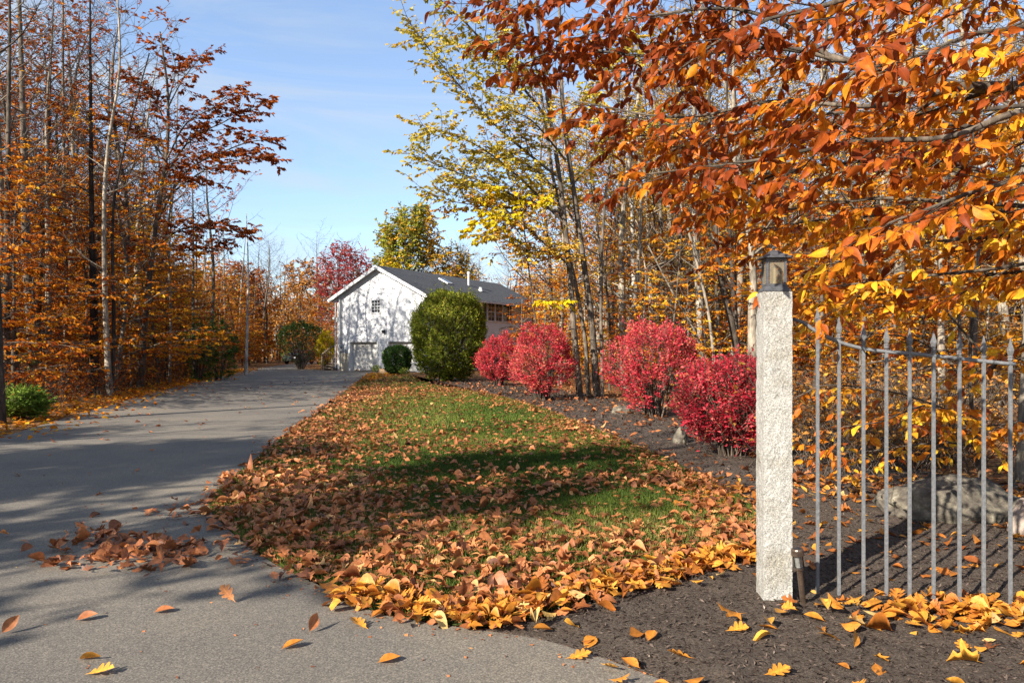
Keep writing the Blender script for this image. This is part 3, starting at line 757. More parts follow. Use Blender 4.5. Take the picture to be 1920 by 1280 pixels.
# fallen leaves
def litter(name, x, y, z, size, rnd, label, mat='litter', seed=0, oak=0.3, curlmax=0.2, tilt=0.10, hi=None):
    r = np.random.default_rng(seed); n = len(x)
    a = r.uniform(0, 6.28, n)
    d = np.stack([np.cos(a), np.sin(a), r.normal(0.0, tilt * .5, n)], 1)
    nm = np.stack([r.normal(0, tilt, n), r.normal(0, tilt, n), np.ones(n)], 1)
    Ln = size * np.clip(r.lognormal(-.15, .27, n), .4, 1.25); curl = r.normal(0, curlmax, n) * np.where(r.random(n) < .15, 2.2, 1.0); fold = r.normal(.22, .4, n); crs = r.normal(0, .5, n)
    pos = np.stack([x, y, z + 0.3 * Ln * np.abs(d[:, 2]) + np.maximum(0, curl) * Ln * .25], 1)
    rk = r.random(n); iso = rk < oak * .75; mpl = (rk >= oak * .75) & (rk < oak * 1.3)
    near = y < 9 if hi is None else np.full(n, hi)
    parts = []
    for sel, T, wr in ((iso & near, T_OAK, .85), (mpl & near, T_MAPLE, .9), (~iso & ~mpl & near, T_HI, .54), (~near, T_MID, .6)):
        if sel.any():
            parts.append(leaf_geo(pos[sel], d[sel], nm[sel], Ln[sel], Ln[sel] * wr * r.uniform(.8, 1.2, sel.sum()), rnd[sel], T, curl=curl[sel], fold=fold[sel], cross=crs[sel]))
    V, F, A = merge(parts)
    o = link(name, make_mesh(name, V, F, M[mat], {'rnd': A}))
    return tag(o, label, 'fallen leaves', kind='stuff')

def lawn_dens(x, y):
    de = dist_line(RIGHT_EDGE, x, y); db = dist_line(BED, x, y)
    base = 0.15 + 0.46 * np.clip(vnoise(x, y, 0.7, 41) * 1.9 - .55, 0, 1) * (0.4 + vnoise(x, y, 2.2, 42))
    edge = 0.95 * np.exp(-(de / (0.7 + 0.06 * y)) ** 2) + 0.55 * np.exp(-(db / 0.45) ** 2)
    near = 0.45 * np.clip((6.6 - y) / 2.0, 0, 1)
    hole = 1 - 0.75 * np.exp(-(((x - 0.9) / 0.9) ** 2 + ((y - 9.8) / 1.6) ** 2)) - 0.75 * np.exp(-(((x + 1.4) / 1.7) ** 2 + ((y - 16) / 5) ** 2))
    return np.clip((base + near) * np.clip(hole, .12, 1) + edge, 0, 1)
xs, ys = [], []
for (y0, y1, n_, x0) in ((3.7, 9, 19000, -4.6), (9, 16, 15500, -5.5), (16, 30, 19000, -7), (30, 50, 11000, -10)):
    x, y = scatter(n_, x0, 3, y0, y1, lawn, lawn_dens, int(y0 * 7 + 3)); xs.append(x); ys.append(y)
x, y = np.concatenate(xs), np.concatenate(ys); r_ = np.random.default_rng(77); n = len(x)
x = x + r_.normal(0, .09, n); y = y + r_.normal(0, .09, n)
litter('leaf_litter', x, y, 0.024 + r_.uniform(0, .028, n), 0.098, np.clip(r_.normal(.45, .24, n), 0, 1), 'brown and orange fallen leaves strewn over the lawn', seed=1)
# thick golden drift where lawn, asphalt and mulch meet
DR = smooth_line([G(670, 1125), G(790, 1150), G(930, 1160), G(1060, 1128), G(1200, 1095), G(1390, 1048)], 4)
x, y = scatter(40000, -1.5, 2.2, 3.9, 6.2, None, lambda x, y: 0.35 * np.exp(-(dist_line(DR, x, y) / .14) ** 2), 90)
k = r_.permutation(len(x))[:760]; x, y = x[k], y[k]; n = len(x)
litter('leaf_litter', x, y, 0.035 + r_.uniform(0, .04, n), 0.098, np.clip(r_.normal(.42, .25, n), 0, 1), 'golden drift of fallen leaves along the edge between lawn and mulch', 'litter_gold', seed=2)
# heap by the fence
x = np.concatenate([r_.normal(2.62, .34, 230), r_.normal(2.2, .5, 40), r_.uniform(.3, 3.4, 45)]); y = np.concatenate([r_.normal(4.1, .13, 230), r_.normal(4.1, .2, 40), r_.uniform(3.2, 4.6, 45)])
n = len(x)
litter('leaf_litter', x, y, mulch_h(x, y) + .005 + r_.uniform(0, .05, n) * (np.abs(y - 4.1) < .2), 0.102, np.clip(r_.normal(.5, .24, n), 0, 1), 'heap of golden fallen leaves at the foot of the iron fence', 'litter_gold', seed=3)
# behind the fence, round the boulder
x, y = scatter(5200, 1.6, 6.0, 4.7, 8.6, None, lambda x, y: 0.06 + 0.5 * np.clip((y - 5.4) / 2.5, 0, 1) * vnoise(x, y, 1.2, 51), 52); n = len(x)
litter('leaf_litter', x, y, mulch_h(x, y) + .01, 0.10, np.clip(r_.normal(.32, .25, n), 0, 1), 'orange fallen leaves on the mulch behind the iron fence', 'litter_gold', seed=4)
# shrub bed and woods floor on the right
x, y = scatter(36000, -4, 22, 7.2, 42, None, lambda x, y: np.where(inside(strip, x, y), 0.22 + .7 * np.clip(vnoise(x, y, .8, 61) - .3, 0, 1), np.where((x > 1.5) & ~inside(lawn, x, y), 0.55, 0)) * np.clip(1.25 - y / 40, .2, 1), 62); n = len(x)
litter('leaf_litter', x, y, 0.02 + r_.uniform(0, .05, n), 0.12, np.clip(r_.normal(.42, .22, n), 0, 1), 'brown fallen leaves on the shrub bed and woodland floor on the right', seed=5)
# woods floor and verge on the left
LE = [p for p in LEFT_EDGE if p[0] > -30]
x, y = scatter(60000, -32, -7, 8, 60, None, lambda x, y: np.where(inside(drive, x, y), 0, 0.42) + 0.35 * np.exp(-(dist_line(LE, x, y) / .8) ** 2), 63); n = len(x)
litter('leaf_litter', x, y, 0.02 + r_.uniform(0, .05, n), 0.13, np.clip(r_.normal(.55, .24, n), 0, 1), 'orange fallen leaves along the wooded verge left of the driveway', 'beech_far', seed=6)
# on the asphalt
def drive_dens(x, y):
    de = np.minimum(dist_line(RIGHT_EDGE, x, y), dist_line(LE, x, y))
    return 0.05 + 0.35 * np.exp(-(de / .5) ** 2) + 0.10 * (y > 12)
x, y = scatter(2600, -12, -0.5, 4.6, 40, drive, drive_dens, 71); n = len(x)
litter('leaf_litter', x, y, np.full(n, .014), 0.10, np.clip(r_.normal(.45, .25, n), 0, 1), 'scattered brown leaves lying on the driveway asphalt', seed=7, tilt=.15)
px_, py_ = [], []
for (cx_, cy_, sx_, sy_, k_) in ((235, 1042, 75, 15, 150), (330, 1036, 50, 12, 70), (175, 1008, 30, 8, 38), (360, 965, 45, 8, 30), (140, 1066, 20, 5, 12)):
    px_.append(r_.normal(cx_, sx_, k_)); py_.append(r_.normal(cy_, sy_, k_))
px_, py_ = np.concatenate(px_), np.concatenate(py_)
Yv = CAMZ * FPX / (py_ - HOR); x = (px_ - 960) / FPX * Yv; n = len(x)
litter('leaf_pile', x, Yv, 0.014 + r_.uniform(0, .035, n), 0.105, np.clip(r_.normal(.38, .2, n), 0, 1), 'low pile of brown leaves blown together on the near driveway', seed=8, tilt=.4)

# crumbs: broken leaf bits and grit along the edges of the asphalt
def crumb_dens(x, y): return 0.03 + .8 * np.exp(-(dist_line(RIGHT_EDGE, x, y) / .16) ** 2)
x, y = scatter(26000, -6, 2.0, 3.0, 13, drive, crumb_dens, 171); n = len(x); r_ = np.random.default_rng(172)
a = r_.uniform(0, 6.28, n); d = np.stack([np.cos(a), np.sin(a), r_.normal(0, .2, n)], 1); nm = np.stack([r_.normal(0, .4, n), r_.normal(0, .4, n), np.ones(n)], 1); ln = r_.uniform(.008, .032, n)
V, F, A = leaf_geo(np.stack([x, y, np.full(n, .012)], 1), d, nm, ln, ln * r_.uniform(.3, .8, n), np.clip(r_.normal(.4, .3, n), 0, 1), T_LOW, fold=r_.uniform(-.3, .3, n))
tag(link('leaf_crumbs', make_mesh('leaf_crumbs', V, F, M['litter'], {'rnd': A})), 'broken leaf crumbs and grit along the edge of the asphalt', 'leaf crumbs', kind='stuff')

# single leaves that stand out near the camera
singles = [
    (20, 1187, 'litter', .55, 0, 'brown leaf standing on edge on the asphalt at the far left of the foreground', 60),
    (160, 1164, 'litter', .4, 0, 'oval brown leaf tilted upwards on the asphalt right of the leftmost foreground leaf', 20),
    (305, 1150, 'litter', .5, 0, 'long narrow brown leaf lying on asphalt below the driveway leaf pile', 15),
    (428, 1131, 'litter', .85, 1, 'pale tan leaf with wavy edge on the shaded asphalt', 160),
    (545, 1217, 'litter_gold', .4, 0, 'small yellow leaf alone on the sunlit asphalt near a tree shadow tip', 30),
    (587, 1184, 'litter', .5, 0, 'curled brown leaf standing upright on asphalt and casting a long shadow', 80),
    (678, 1178, 'litter_gold', .6, 1, 'lobed yellow leaf on the asphalt beside the edge of the leaf drift', 140),
    (708, 1158, 'litter_gold', .35, 0, 'golden leaf curled against the corner of the leafy lawn edge', 40),
    (726, 1244, 'litter_gold', .4, 0, 'golden pointed leaf lying alone on sunlit asphalt at bottom centre', 20),
    (165, 1240, 'litter_gold', .6, 0, 'flat yellow oval leaf just above a lobed yellow leaf at bottom left', 0),
    (182, 1267, 'litter_gold', .75, 1, 'lobed yellow leaf on asphalt nearest the bottom left of the view', 10),
    (1020, 1190, 'litter_gold', .45, 0, 'folded golden leaf on the mulch right beside the asphalt edge', 200),
    (1080, 1237, 'litter_gold', .55, 1, 'lobed yellow leaf lying across the broken asphalt edge', 10),
    (1196, 1200, 'litter_gold', .35, 0, 'round orange leaf on mulch, left one of a touching pair', 220),
    (1220, 1207, 'litter_gold', .4, 0, 'round orange leaf on mulch, right one of a touching pair', 60),
    (1280, 1243, 'litter_gold', .5, 1, 'large lobed golden leaf lying flat on the near mulch', 170),
    (1185, 1256, 'litter_gold', .4, 0, 'small orange leaf on mulch at the bottom edge of the view', 130),
    (1378, 1191, 'litter_gold', .6, 1, 'star shaped yellow leaf on mulch left below the granite post', 5),
    (1442, 1185, 'litter_gold', .45, 0, 'orange leaf on the mulch straight below the granite post', 170),
    (1452, 1270, 'litter_gold', .5, 1, 'big golden leaf cut by the bottom edge below the granite post', 15),
    (1600, 1222, 'litter_gold', .5, 0, 'large curled golden leaf standing up on the mulch right of the path light', 70),
    (1530, 1175, 'litter_gold', .5, 0, 'golden leaf lying right of the path light on the mulch', 160),
]
for i, (px, py, mt, rv, oak, lab, ang) in enumerate(singles):
    x, y = G(px, py); r_ = np.random.default_rng(300 + i)
    z = 0.012 if i < 11 or i == 12 else float(mulch_h(np.array([x]), np.array([y]))[0]) + .006
    up = 'upright' in lab or 'edge on' in lab or 'standing up' in lab
    Ln = np.array([0.115 if oak else 0.105]); a = R(ang)
    d = np.array([[math.cos(a), math.sin(a), .75 if up else .08]])
    nm = np.array([[.5 if up else r_.normal(0, .2), -1.0 if up else r_.normal(-.15, .2), .5 if up else 1.0]])
    V, F, A = leaf_geo(np.array([[0, 0, 0.]]), d, nm, Ln, Ln * (.85 if oak else .58), np.array([rv]), T_OAK if oak else T_HI, curl=np.array([r_.uniform(-.25, -.05)]), fold=np.array([r_.uniform(.2, .5)]), cross=r_.normal(0, .3, 1))
    V[:, 2] -= V[:, 2].min() - .001
    o = link('fallen_leaf', make_mesh('fallen_leaf', V, F, M[mt], {'rnd': A}))
    o.location = (x - .04 * math.cos(a), y - .04 * math.sin(a), z)
    tag(o, lab, 'leaf', 'single fallen leaves in the foreground')

# ------------------------------------------------------------------ house
H_W, H_L, H_E, H_RG = 8.3, 17.0, 5.72, 7.80
house = thing('house', (-13.44, 57.0, 0), 'white clapboard house with grey shingle roof and garage doors at the end of the driveway', 'house', rz=R(-30))
bm = bmesh.new()
xb = [0, 1.31, 3.92, 5.02, 7.63, H_W]; zb = [0, 2.18, H_E]
def quad(*p): bm.faces.new([bm.verts.new(q) for q in p])
for i in range(5):
    for j in range(2):
        x0, x1, z0, z1 = xb[i], xb[i + 1], zb[j], zb[j + 1]
        if j == 0 and i in (1, 3):
            D = .34
            quad((x0, 0, 0), (x0, D, 0), (x0, D, z1), (x0, 0, z1)); quad((x1, 0, 0), (x1, 0, z1), (x1, D, z1), (x1, D, 0)); quad((x0, 0, z1), (x0, D, z1), (x1, D, z1), (x1, 0, z1))
            continue
        quad((x0, 0, z0), (x1, 0, z0), (x1, 0, z1), (x0, 0, z1))
quad((0, 0, H_E), (H_W, 0, H_E), (H_W / 2, 0, H_RG - .12))
quad((H_W, 0, 0), (H_W, H_L, 0), (H_W, H_L, H_E), (H_W, 0, H_E)); quad((0, H_L, 0), (0, 0, 0), (0, 0, H_E), (0, H_L, H_E))
quad((H_W, H_L, 0), (0, H_L, 0), (0, H_L, H_E), (H_W / 2, H_L, H_RG - .12), (H_W, H_L, H_E))
me = bpy.data.meshes.new('wall'); bm.to_mesh(me); bm.free(); me.materials.append(M['siding']); link('wall', me, house)
sl = (H_RG - H_E) / (H_W / 2); ov = .55; th = .16
roof = MB()
for s in (-1, 1):
    e = H_W / 2 + ov
    zt = H_RG + .05
    o_ = [(H_W / 2, -.42, zt), (H_W / 2 + s * e, -.42, zt - sl * e), (H_W / 2 + s * e, -.42, zt - sl * e - .05), (H_W / 2, -.42, zt - .05)]
    roof.prism(o_, (0, H_L + .84, 0))
roof = roof.build('roof', M['shingle'], house)
sf = MB()
for s in (-1, 1):
    e = H_W / 2 + ov - .03; zt = H_RG - .003
    sf.prism([(H_W / 2, -.38, zt), (H_W / 2 + s * e, -.38, zt - sl * e), (H_W / 2 + s * e, -.38, zt - sl * e - .09), (H_W / 2, -.38, zt - .09)], (0, H_L + .76, 0))
sf.build('soffit', M['soffit'], house)
for s in (-1, 1):
    e = H_W / 2 + ov; zt = H_RG + .03
    m_ = MB(); m_.prism([(H_W / 2, -.46, zt), (H_W / 2 + s * e, -.46, zt - sl * e), (H_W / 2 + s * e, -.46, zt - sl * e - .26), (H_W / 2, -.46, zt - .26)], (0, .04, 0))
    m_.build('rake_board', M['trim'], house)
    g_ = MB(); xg = H_W / 2 + s * (e + .06); zg = H_RG - sl * e
    g_.box((xg, H_L / 2, zg - .05), (.12, H_L + .8, .13)); g_.build('gutter', M['trim'], house)
    m_ = MB(); m_.box((.06 if s < 0 else H_W - .06, -.015, H_E / 2 + .1), (.13, .03, H_E - .2)); m_.build('corner_board', M['trim'], house)
MB().tube([(.0, -.09, H_E + .12), (.30, -.09, H_E - .1), (.30, -.09, .35), (.30, -.22, .12)], .045, 6).build('downspout', M['trim'], house)
MB().tube([(-.12, -.1, H_E - .15), (-.12, -.1, .2)], .05, 6).build('downspout', M['trim'], house)
MB().box((.66, -.012, .66), (1.1, .03, 1.32)).build('foundation', M['concrete'], house)
for x0, x1 in ((1.31, 3.92), (5.02, 7.63)):
    gd = MB()
    for k in range(4):
        gd.box(((x0 + x1) / 2, .31, .03 + .5375 * (k + .5)), (x1 - x0 - .02, .05, .522))
    pn = gd
    for k in range(4):
        for c in range(4):
            pn.box((x0 + (x1 - x0) * (c + .5) / 4, .287, .03 + .5375 * (k + .5)), (.48, .014, .32))
    gd.build('garage_door', M['doorpaint'], house)
    fr = MB(); fr.box(((x0 + x1) / 2, -.02, 2.18 + .07), (x1 - x0 + .28, .04, .14))
    for xx in (x0 - .07, x1 + .07): fr.box((xx, -.02, 1.09), (.13, .04, 2.17))
    fr.build('door_frame', M['trim'], house)
def window(x0, x1, z0, z1, nx_, nz_, side=False):
    def P(u, v, w): return (H_W + v, u, w) if side else (u, -v, w)
    def S(a, b, c): return (b, a, c) if side else (a, b, c)
    f = MB(); cx_, cz_ = (x0 + x1) / 2, (z0 + z1) / 2
    for zz in (z0 - .04, z1 + .04): f.box(P(cx_, .03, zz), S(x1 - x0 + .16, .06, .08))
    for xx in (x0 - .04, x1 + .04): f.box(P(xx, .03, cz_), S(.08, .055, z1 - z0))
    wf = f.build('window', M['trim'], house)
    MB().box(P(cx_, .012, cz_), S(x1 - x0, .02, z1 - z0)).build('pane', M['pane'], wf)
    mt = MB()
    for k in range(1, nx_): mt.box(P(x0 + (x1 - x0) * k / nx_, .028, cz_), S(.025, .012, z1 - z0))
    for k in range(1, nz_): mt.box(P(cx_, .033, z0 + (z1 - z0) * k / nz_), S(x1 - x0, .012, .05 if k == nz_ // 2 else .025))
    mt.build('muntin', M['trim'], wf)
window(3.46, 4.24, 4.38, 5.28, 3, 4)
for t0 in (8.55, 9.75, 10.95): window(t0, t0 + 1.0, 4.0, 5.4, 2, 4, True)
for t0 in (8.1, 12.15): MB().box((H_W + .025, t0, 4.7), (.04, .4, 1.5)).build('shutter', M['black'], house)
window(4.0, 5.0, 4.2, 5.4, 2, 4, True)
wl = MB(); wl.box((4.64, -.03, 2.98), (.12, .06, .16)); wl.frustum(2.80, .06, 2.98, .10, (4.64, -.14)); wl.frustum(2.98, .12, 3.06, .02, (4.64, -.14)); wl.build('wall_lamp', M['black'], house)
mtb = MB(); mtb.box((.46, -.09, 1.75), (.34, .14, .55)); mtb.tube([(.46, -.16, 1.85), (.46, -.25, 1.85)], .11, 14); mtb.box((.9, -.08, 1.5), (.2, .1, .3)); mtb.tube([(.46, -.06, 2.0), (.46, -.06, H_E - .3)], .03, 6)
mtb.build('electric_meter', M['meter'], house)
def on_roof(x, y): return H_RG + .05 - sl * abs(x - H_W / 2)
sk = MB(); xx = H_W / 2 + 1.55; yy = 6.3
rt = Matrix.Rotation(math.atan(sl), 3, 'Y')
sk.box((xx, yy, on_roof(xx, yy) + .05), (1.0, .7, .12), rt); sk = sk.build('skylight', M['trim'], roof)
MB().box((xx, yy, on_roof(xx, yy) + .112), (.84, .56, .02), rt).build('pane', M['pane'], sk)
vp = MB(); vp.tube([(H_W / 2 + 1.6, 9.6, on_roof(H_W / 2 + 1.6, 0) - .05), (H_W / 2 + 1.6, 9.6, on_roof(H_W / 2 + 1.6, 0) + .95)], .085, 10); vp.tube([(H_W / 2 + 1.6, 9.6, on_roof(H_W / 2 + 1.6, 0) + .95), (H_W / 2 + 1.6, 9.6, on_roof(H_W / 2 + 1.6, 0) + 1.15)], [.15, .11], 10)
vp.build('vent_pipe', M['trim'], roof)
vp = MB(); vp.tube([(H_W / 2 + 2.6, 9.9, on_roof(H_W / 2 + 2.6, 0) - .05), (H_W / 2 + 2.6, 9.9, on_roof(H_W / 2 + 2.6, 0) + .3)], [.2, .12], 10); vp.build('vent_pipe', M['trim'], roof)

st = thing('wooden_steps', (-14.0, 56.9, 0), 'weathered wooden steps with a post beside the left corner of the white house', 'steps', rz=R(-30))
s_ = MB()
for k in range(5): s_.box((-.35, .25 + .26 * k, .19 * (k + 1)), (.95, .29, .045))
s_.build('tread', M['oldwood'], st)
s_ = MB()
for xx in (-.78, .08): s_.prism([(xx, .08, 0), (xx, 1.5, 0), (xx, 1.5, .93), (xx, 1.3, .93), (xx, .08, .12)], (.045, 0, 0))
s_.build('stringer', M['oldwood'], st)
for xx in (-.88, .2):
    MB().box((xx, .06, .62), (.1, .1, 1.24)).build('post', M['oldwood'], st)
MB().prism([(-.92, .0, 1.16), (-.92, 1.5, 2.0), (-.92, 1.5, 2.1), (-.92, .0, 1.26)], (.08, 0, 0)).build('handrail', M['oldwood'], st)

pl = thing('planter_box', (*G(735, 700), 0), 'low tan wooden planter box on the grass in front of the garage', 'planter', rz=R(-8))
b_ = MB()
for k in range(2):
    z = .08 + .17 * k
    for yy in (-.38, .38): b_.box((0, yy, z), (1.5, .04, .155))
    for xx in (-.75, .75): b_.box((xx, 0, z), (.04, .72, .155))
b_.build('board', M['planter'], pl)
b_ = MB(); b_.box((0, 0, .24), (1.44, .70, .04)); b_.build('soil', M['mulch'], pl)

cr_ = thing('parked_car', (-25.3, 84.0, 0), 'dark car parked far off where the drive goes into the woods', 'car', rz=R(-14))
b_ = MB(); prof = [(-.0, .32), (.0, .75), (.15, .95), (1.2, 1.08), (1.9, 1.62), (3.6, 1.66), (4.4, 1.1), (4.45, .35)]
b_.prism([(-.88, y, z) for y, z in prof], (1.76, 0, 0)); b_.build('body', M['carpaint'], cr_, bevel=.06)
b_ = MB(); b_.prism([(-.76, 1.22, 1.10), (.76, 1.22, 1.10), (.66, 1.84, 1.57), (-.66, 1.84, 1.57)], (0, -.03, .03)); b_.build('windscreen', M['pane'], cr_)
for s in (-1, 1):
    b_ = MB(); b_.box((s * .62, -.015, .72), (.36, .06, .16)); b_.build('headlight', M['headlight'], cr_, bevel=.01)
    for yy in (.85, 3.55):
        b_ = MB(); b_.tube([(s * .72, yy, .33), (s * .92, yy, .33)], .33, 20); b_.build('wheel', M['rubber'], cr_)
b_ = MB(); b_.box((0, -.02, .5), (1.1, .05, .22)); b_.build('grille', M['black'], cr_)

# ------------------------------------------------------------------ granite post, lantern, path light, fence
PX, PY = 1.572, 4.44
post = MB()
bm = post.bm
n_v = 110
prof_pts = []
rings = []
for k in range(n_v + 1):
    z = -.1 + 1.95 * k / n_v
    ring = []
    for q in range(56):
        u = q / 14.0; sidx = int(u); f = u - sidx
        h = .083
        cs4 = [(-h, -h), (h, -h), (h, h), (-h, h), (-h, -h)]
        x = cs4[sidx][0] * (1 - f) + cs4[sidx + 1][0] * f; y = cs4[sidx][1] * (1 - f) + cs4[sidx + 1][1] * f
        nv = noise.fractal(Vector((x * 14 + 5, y * 14, z * 12)), .8, 2.2, 4) * .0035 + noise.noise(Vector((x * 45, y * 45, z * 40))) * .0025 + noise.noise(Vector((x * 90, y * 90, z * 80))) * .0015
        l_ = math.hypot(x, y); x += x / l_ * nv; y += y / l_ * nv
        ring.append(bm.verts.new((x, y, z)))
    rings.append(ring)
for k in range(n_v):
    for q in range(56):
        bm.faces.new((rings[k][q], rings[k][(q + 1) % 56], rings[k + 1][(q + 1) % 56], rings[k + 1][q]))
bm.faces.new(rings[-1]); bm.faces.new(rings[0][::-1])
o = post.build('granite_post', M['granite']); o.location = (PX, PY, 0); o.rotation_euler = (0, 0, R(-4))
tag(o, 'rough pale granite gate post carrying a lantern', 'post')

ln_ = thing('post_lantern', (PX, PY, 1.853), 'small square grey metal lantern sitting on the granite post', 'lantern', rz=R(-4))
b_ = MB(); b_.frustum(0, .077, .012, .077); b_.frustum(.0125, .073, .036, .056); b_.build('base', M['lantern'], ln_, bevel=.002)
b_ = MB()
for sx in (-1, 1):
    for sy in (-1, 1): b_.box((sx * .052, sy * .052, .117), (.013, .013, .163))
for sx in (-1, 1):
    b_.box((sx * .052, 0, .041), (.011, .09, .011)); b_.box((0, sx * .052, .041), (.09, .011, .011))
    b_.box((sx * .052, 0, .192), (.011, .09, .012)); b_.box((0, sx * .052, .192), (.09, .011, .012))
b_.build('frame', M['lantern'], ln_)
b_ = MB()
for sx in (-1, 1):
    b_.box((sx * .050, 0, .117), (.003, .09, .14)); b_.box((0, sx * .050, .117), (.09, .003, .14))
b_.build('glass_pane', M['frosted'], ln_)
b_ = MB(); b_.tube([(0, 0, .037), (0, 0, .06)], .022, 14); b_.tube([(0, 0, .06), (0, 0, .15)], [.014, .014], 14); b_.tube([(0, 0, .15), (0, 0, .165)], [.014, .004], 14); b_.build('lamp_holder', M['bulb'], ln_)
b_ = MB(); b_.frustum(.199, .087, .207, .087)
for z0, a0, z1, a1 in ((.2072, .085, .216, .066), (.216, .066, .228, .044), (.228, .044, .243, .026), (.243, .026, .250, .019)): b_.frustum(z0, a0, z1, a1)
b_.build('roof', M['lantern'], ln_)
b_ = MB(); b_.tube([(0, 0, .249), (0, 0, .256), (0, 0, .262), (0, 0, .270), (0, 0, .277)], [.006, .006, .012, .012, .003], 10); b_.build('finial', M['lantern'], ln_)

lx, ly = G(1506, 1141)
lgt = thing('path_light', (lx, ly, .035), 'leaning bronze solar path light stuck in the mulch beside the granite post', 'path light')
lgt.rotation_euler = (R(3), R(-7.5), 0)
MB().tube([(0, 0, -.03), (0, 0, .20)], .0165, 14).build('stake', M['bronze'], lgt, smooth=False)
MB().tube([(0, 0, .20), (0, 0, .215)], .024, 18).build('collar', M['bronze'], lgt)
MB().tube([(0, 0, .215), (0, 0, .285)], .0285, 20).build('lens', M['glass'], lgt)
MB().tube([(0, 0, .217), (0, 0, .28)], [.02, .022], 12).build('reflector', M['steel'], lgt)
MB().tube([(0, 0, .285), (0, 0, .291), (0, 0, .318), (0, 0, .325)], [.036, .037, .035, .031], 20).build('cap', M['bronze'], lgt)
MB().box((0, 0, .3265), (.034, .034, .003)).build('solar_panel', M['black'], lgt)

fence = thing('iron_fence', (1.86, 4.5, 0), 'grey iron fence panel of spear topped pickets with a sagging top rail', 'fence')
def fy(px): return 4.5 - (px - 1530) / (1895 - 1530) * .21
rail = [(1498, 598), (1505, 604), (1520, 614), (1536, 624), (1574, 641), (1617, 653), (1661, 659), (1705, 662.5), (1752, 667), (1800, 672), (1844, 677), (1904, 683)]
rp = [at(px, py, fy(px)) - np.array([1.86, 4.5, 0]) for px, py in rail]
rp[0][1] += .02; rp[0][0] -= .03
MB().tube(smooth_line([tuple(p) for p in rp], 3), .0115, 8).build('top_rail', M['iron'], fence, smooth=True)
for px in (1533, 1573, 1619, 1662, 1705.5, 1750.5, 1799, 1844.5, 1894.5):
    p = at(px, np.interp(px, [a for a, b in rail], [b for a, b in rail]), fy(px)); zr = p[2]
    x, y = p[0] - 1.86, p[1] - 4.5
    b_ = MB(); b_.tube([(x, y, -.05), (x, y, zr + .02)], .0118, 4); pk = b_.build('picket', M['iron'], fence, bevel=.0012)
    b_ = MB()
    for z0, r0, z1, r1 in ((.018, .0125, .026, .017), (.0262, .017, .032, .0125), (.0322, .0125, .040, .0165), (.0402, .0165, .046, .011)):
        b_.tube([(x, y, zr + z0), (x, y, zr + z1)], [r0, r1], 8)
    b_.tube([(x, y, zr + .046), (x, y, zr + .056), (x, y, zr + .078), (x, y, zr + .118), (x, y, zr + .15)], [.009, .013, .019, .008, .002], 4)
    b_.build('spear_finial', M['iron'], pk)

# ------------------------------------------------------------------ boulders
def boulder(loc, size, rz, mat, label, seed, name='boulder', group=None):
    bm = bmesh.new(); bmesh.ops.create_icosphere(bm, subdivisions=5, radius=1.0)
    for v in bm.verts:
        p = v.co.copy()
        k = 1 + .20 * noise.noise(p * .9 + Vector((seed, 0, 0))) + .13 * noise.fractal(p * 2.6 + Vector((0, seed, 0)), .75, 2.1, 6) + .02 * noise.noise(p * 14)
        # a few flattened faces
        for q in range(5):
            rr = random.Random(seed * 17 + q); d = Vector((rr.gauss(0, 1), rr.gauss(0, 1), rr.gauss(.3, .8))).normalized()
            dd = (p * k).dot(d); lim = rr.uniform(.72, .9)
            if dd > lim: k *= 1 - (dd - lim) * .8
        v.co = Vector((p.x * k * size[0], p.y * k * size[1], p.z * k * size[2]))
    me = bpy.data.meshes.new(name); bm.to_mesh(me); bm.free(); me.materials.append(M[mat])
    for p in me.polygons: p.use_smooth = True
    o = link(name, me); o.location = loc; o.rotation_euler = (0, 0, rz)
    tag(o, label, 'boulder', group)
boulder((4.02, 6.75, .06), (.64, .40, .30), .15, 'rock', 'broad grey lichened boulder lying behind the iron fence', 3)
boulder((4.32, 6.05, .08), (.26, .22, .24), .6, 'pinkrock', 'small pinkish rock at the right edge in front of the lichened boulder', 8)
boulder((*G(1165, 775), .03), (.26, .22, .2), .3, 'rock', 'small pale rock under the largest red bush', 5)
boulder((*G(1275, 830), .05), (.15, .12, .2), 1.0, 'rock', 'small pale rock at the left foot of the nearest red bush', 12)
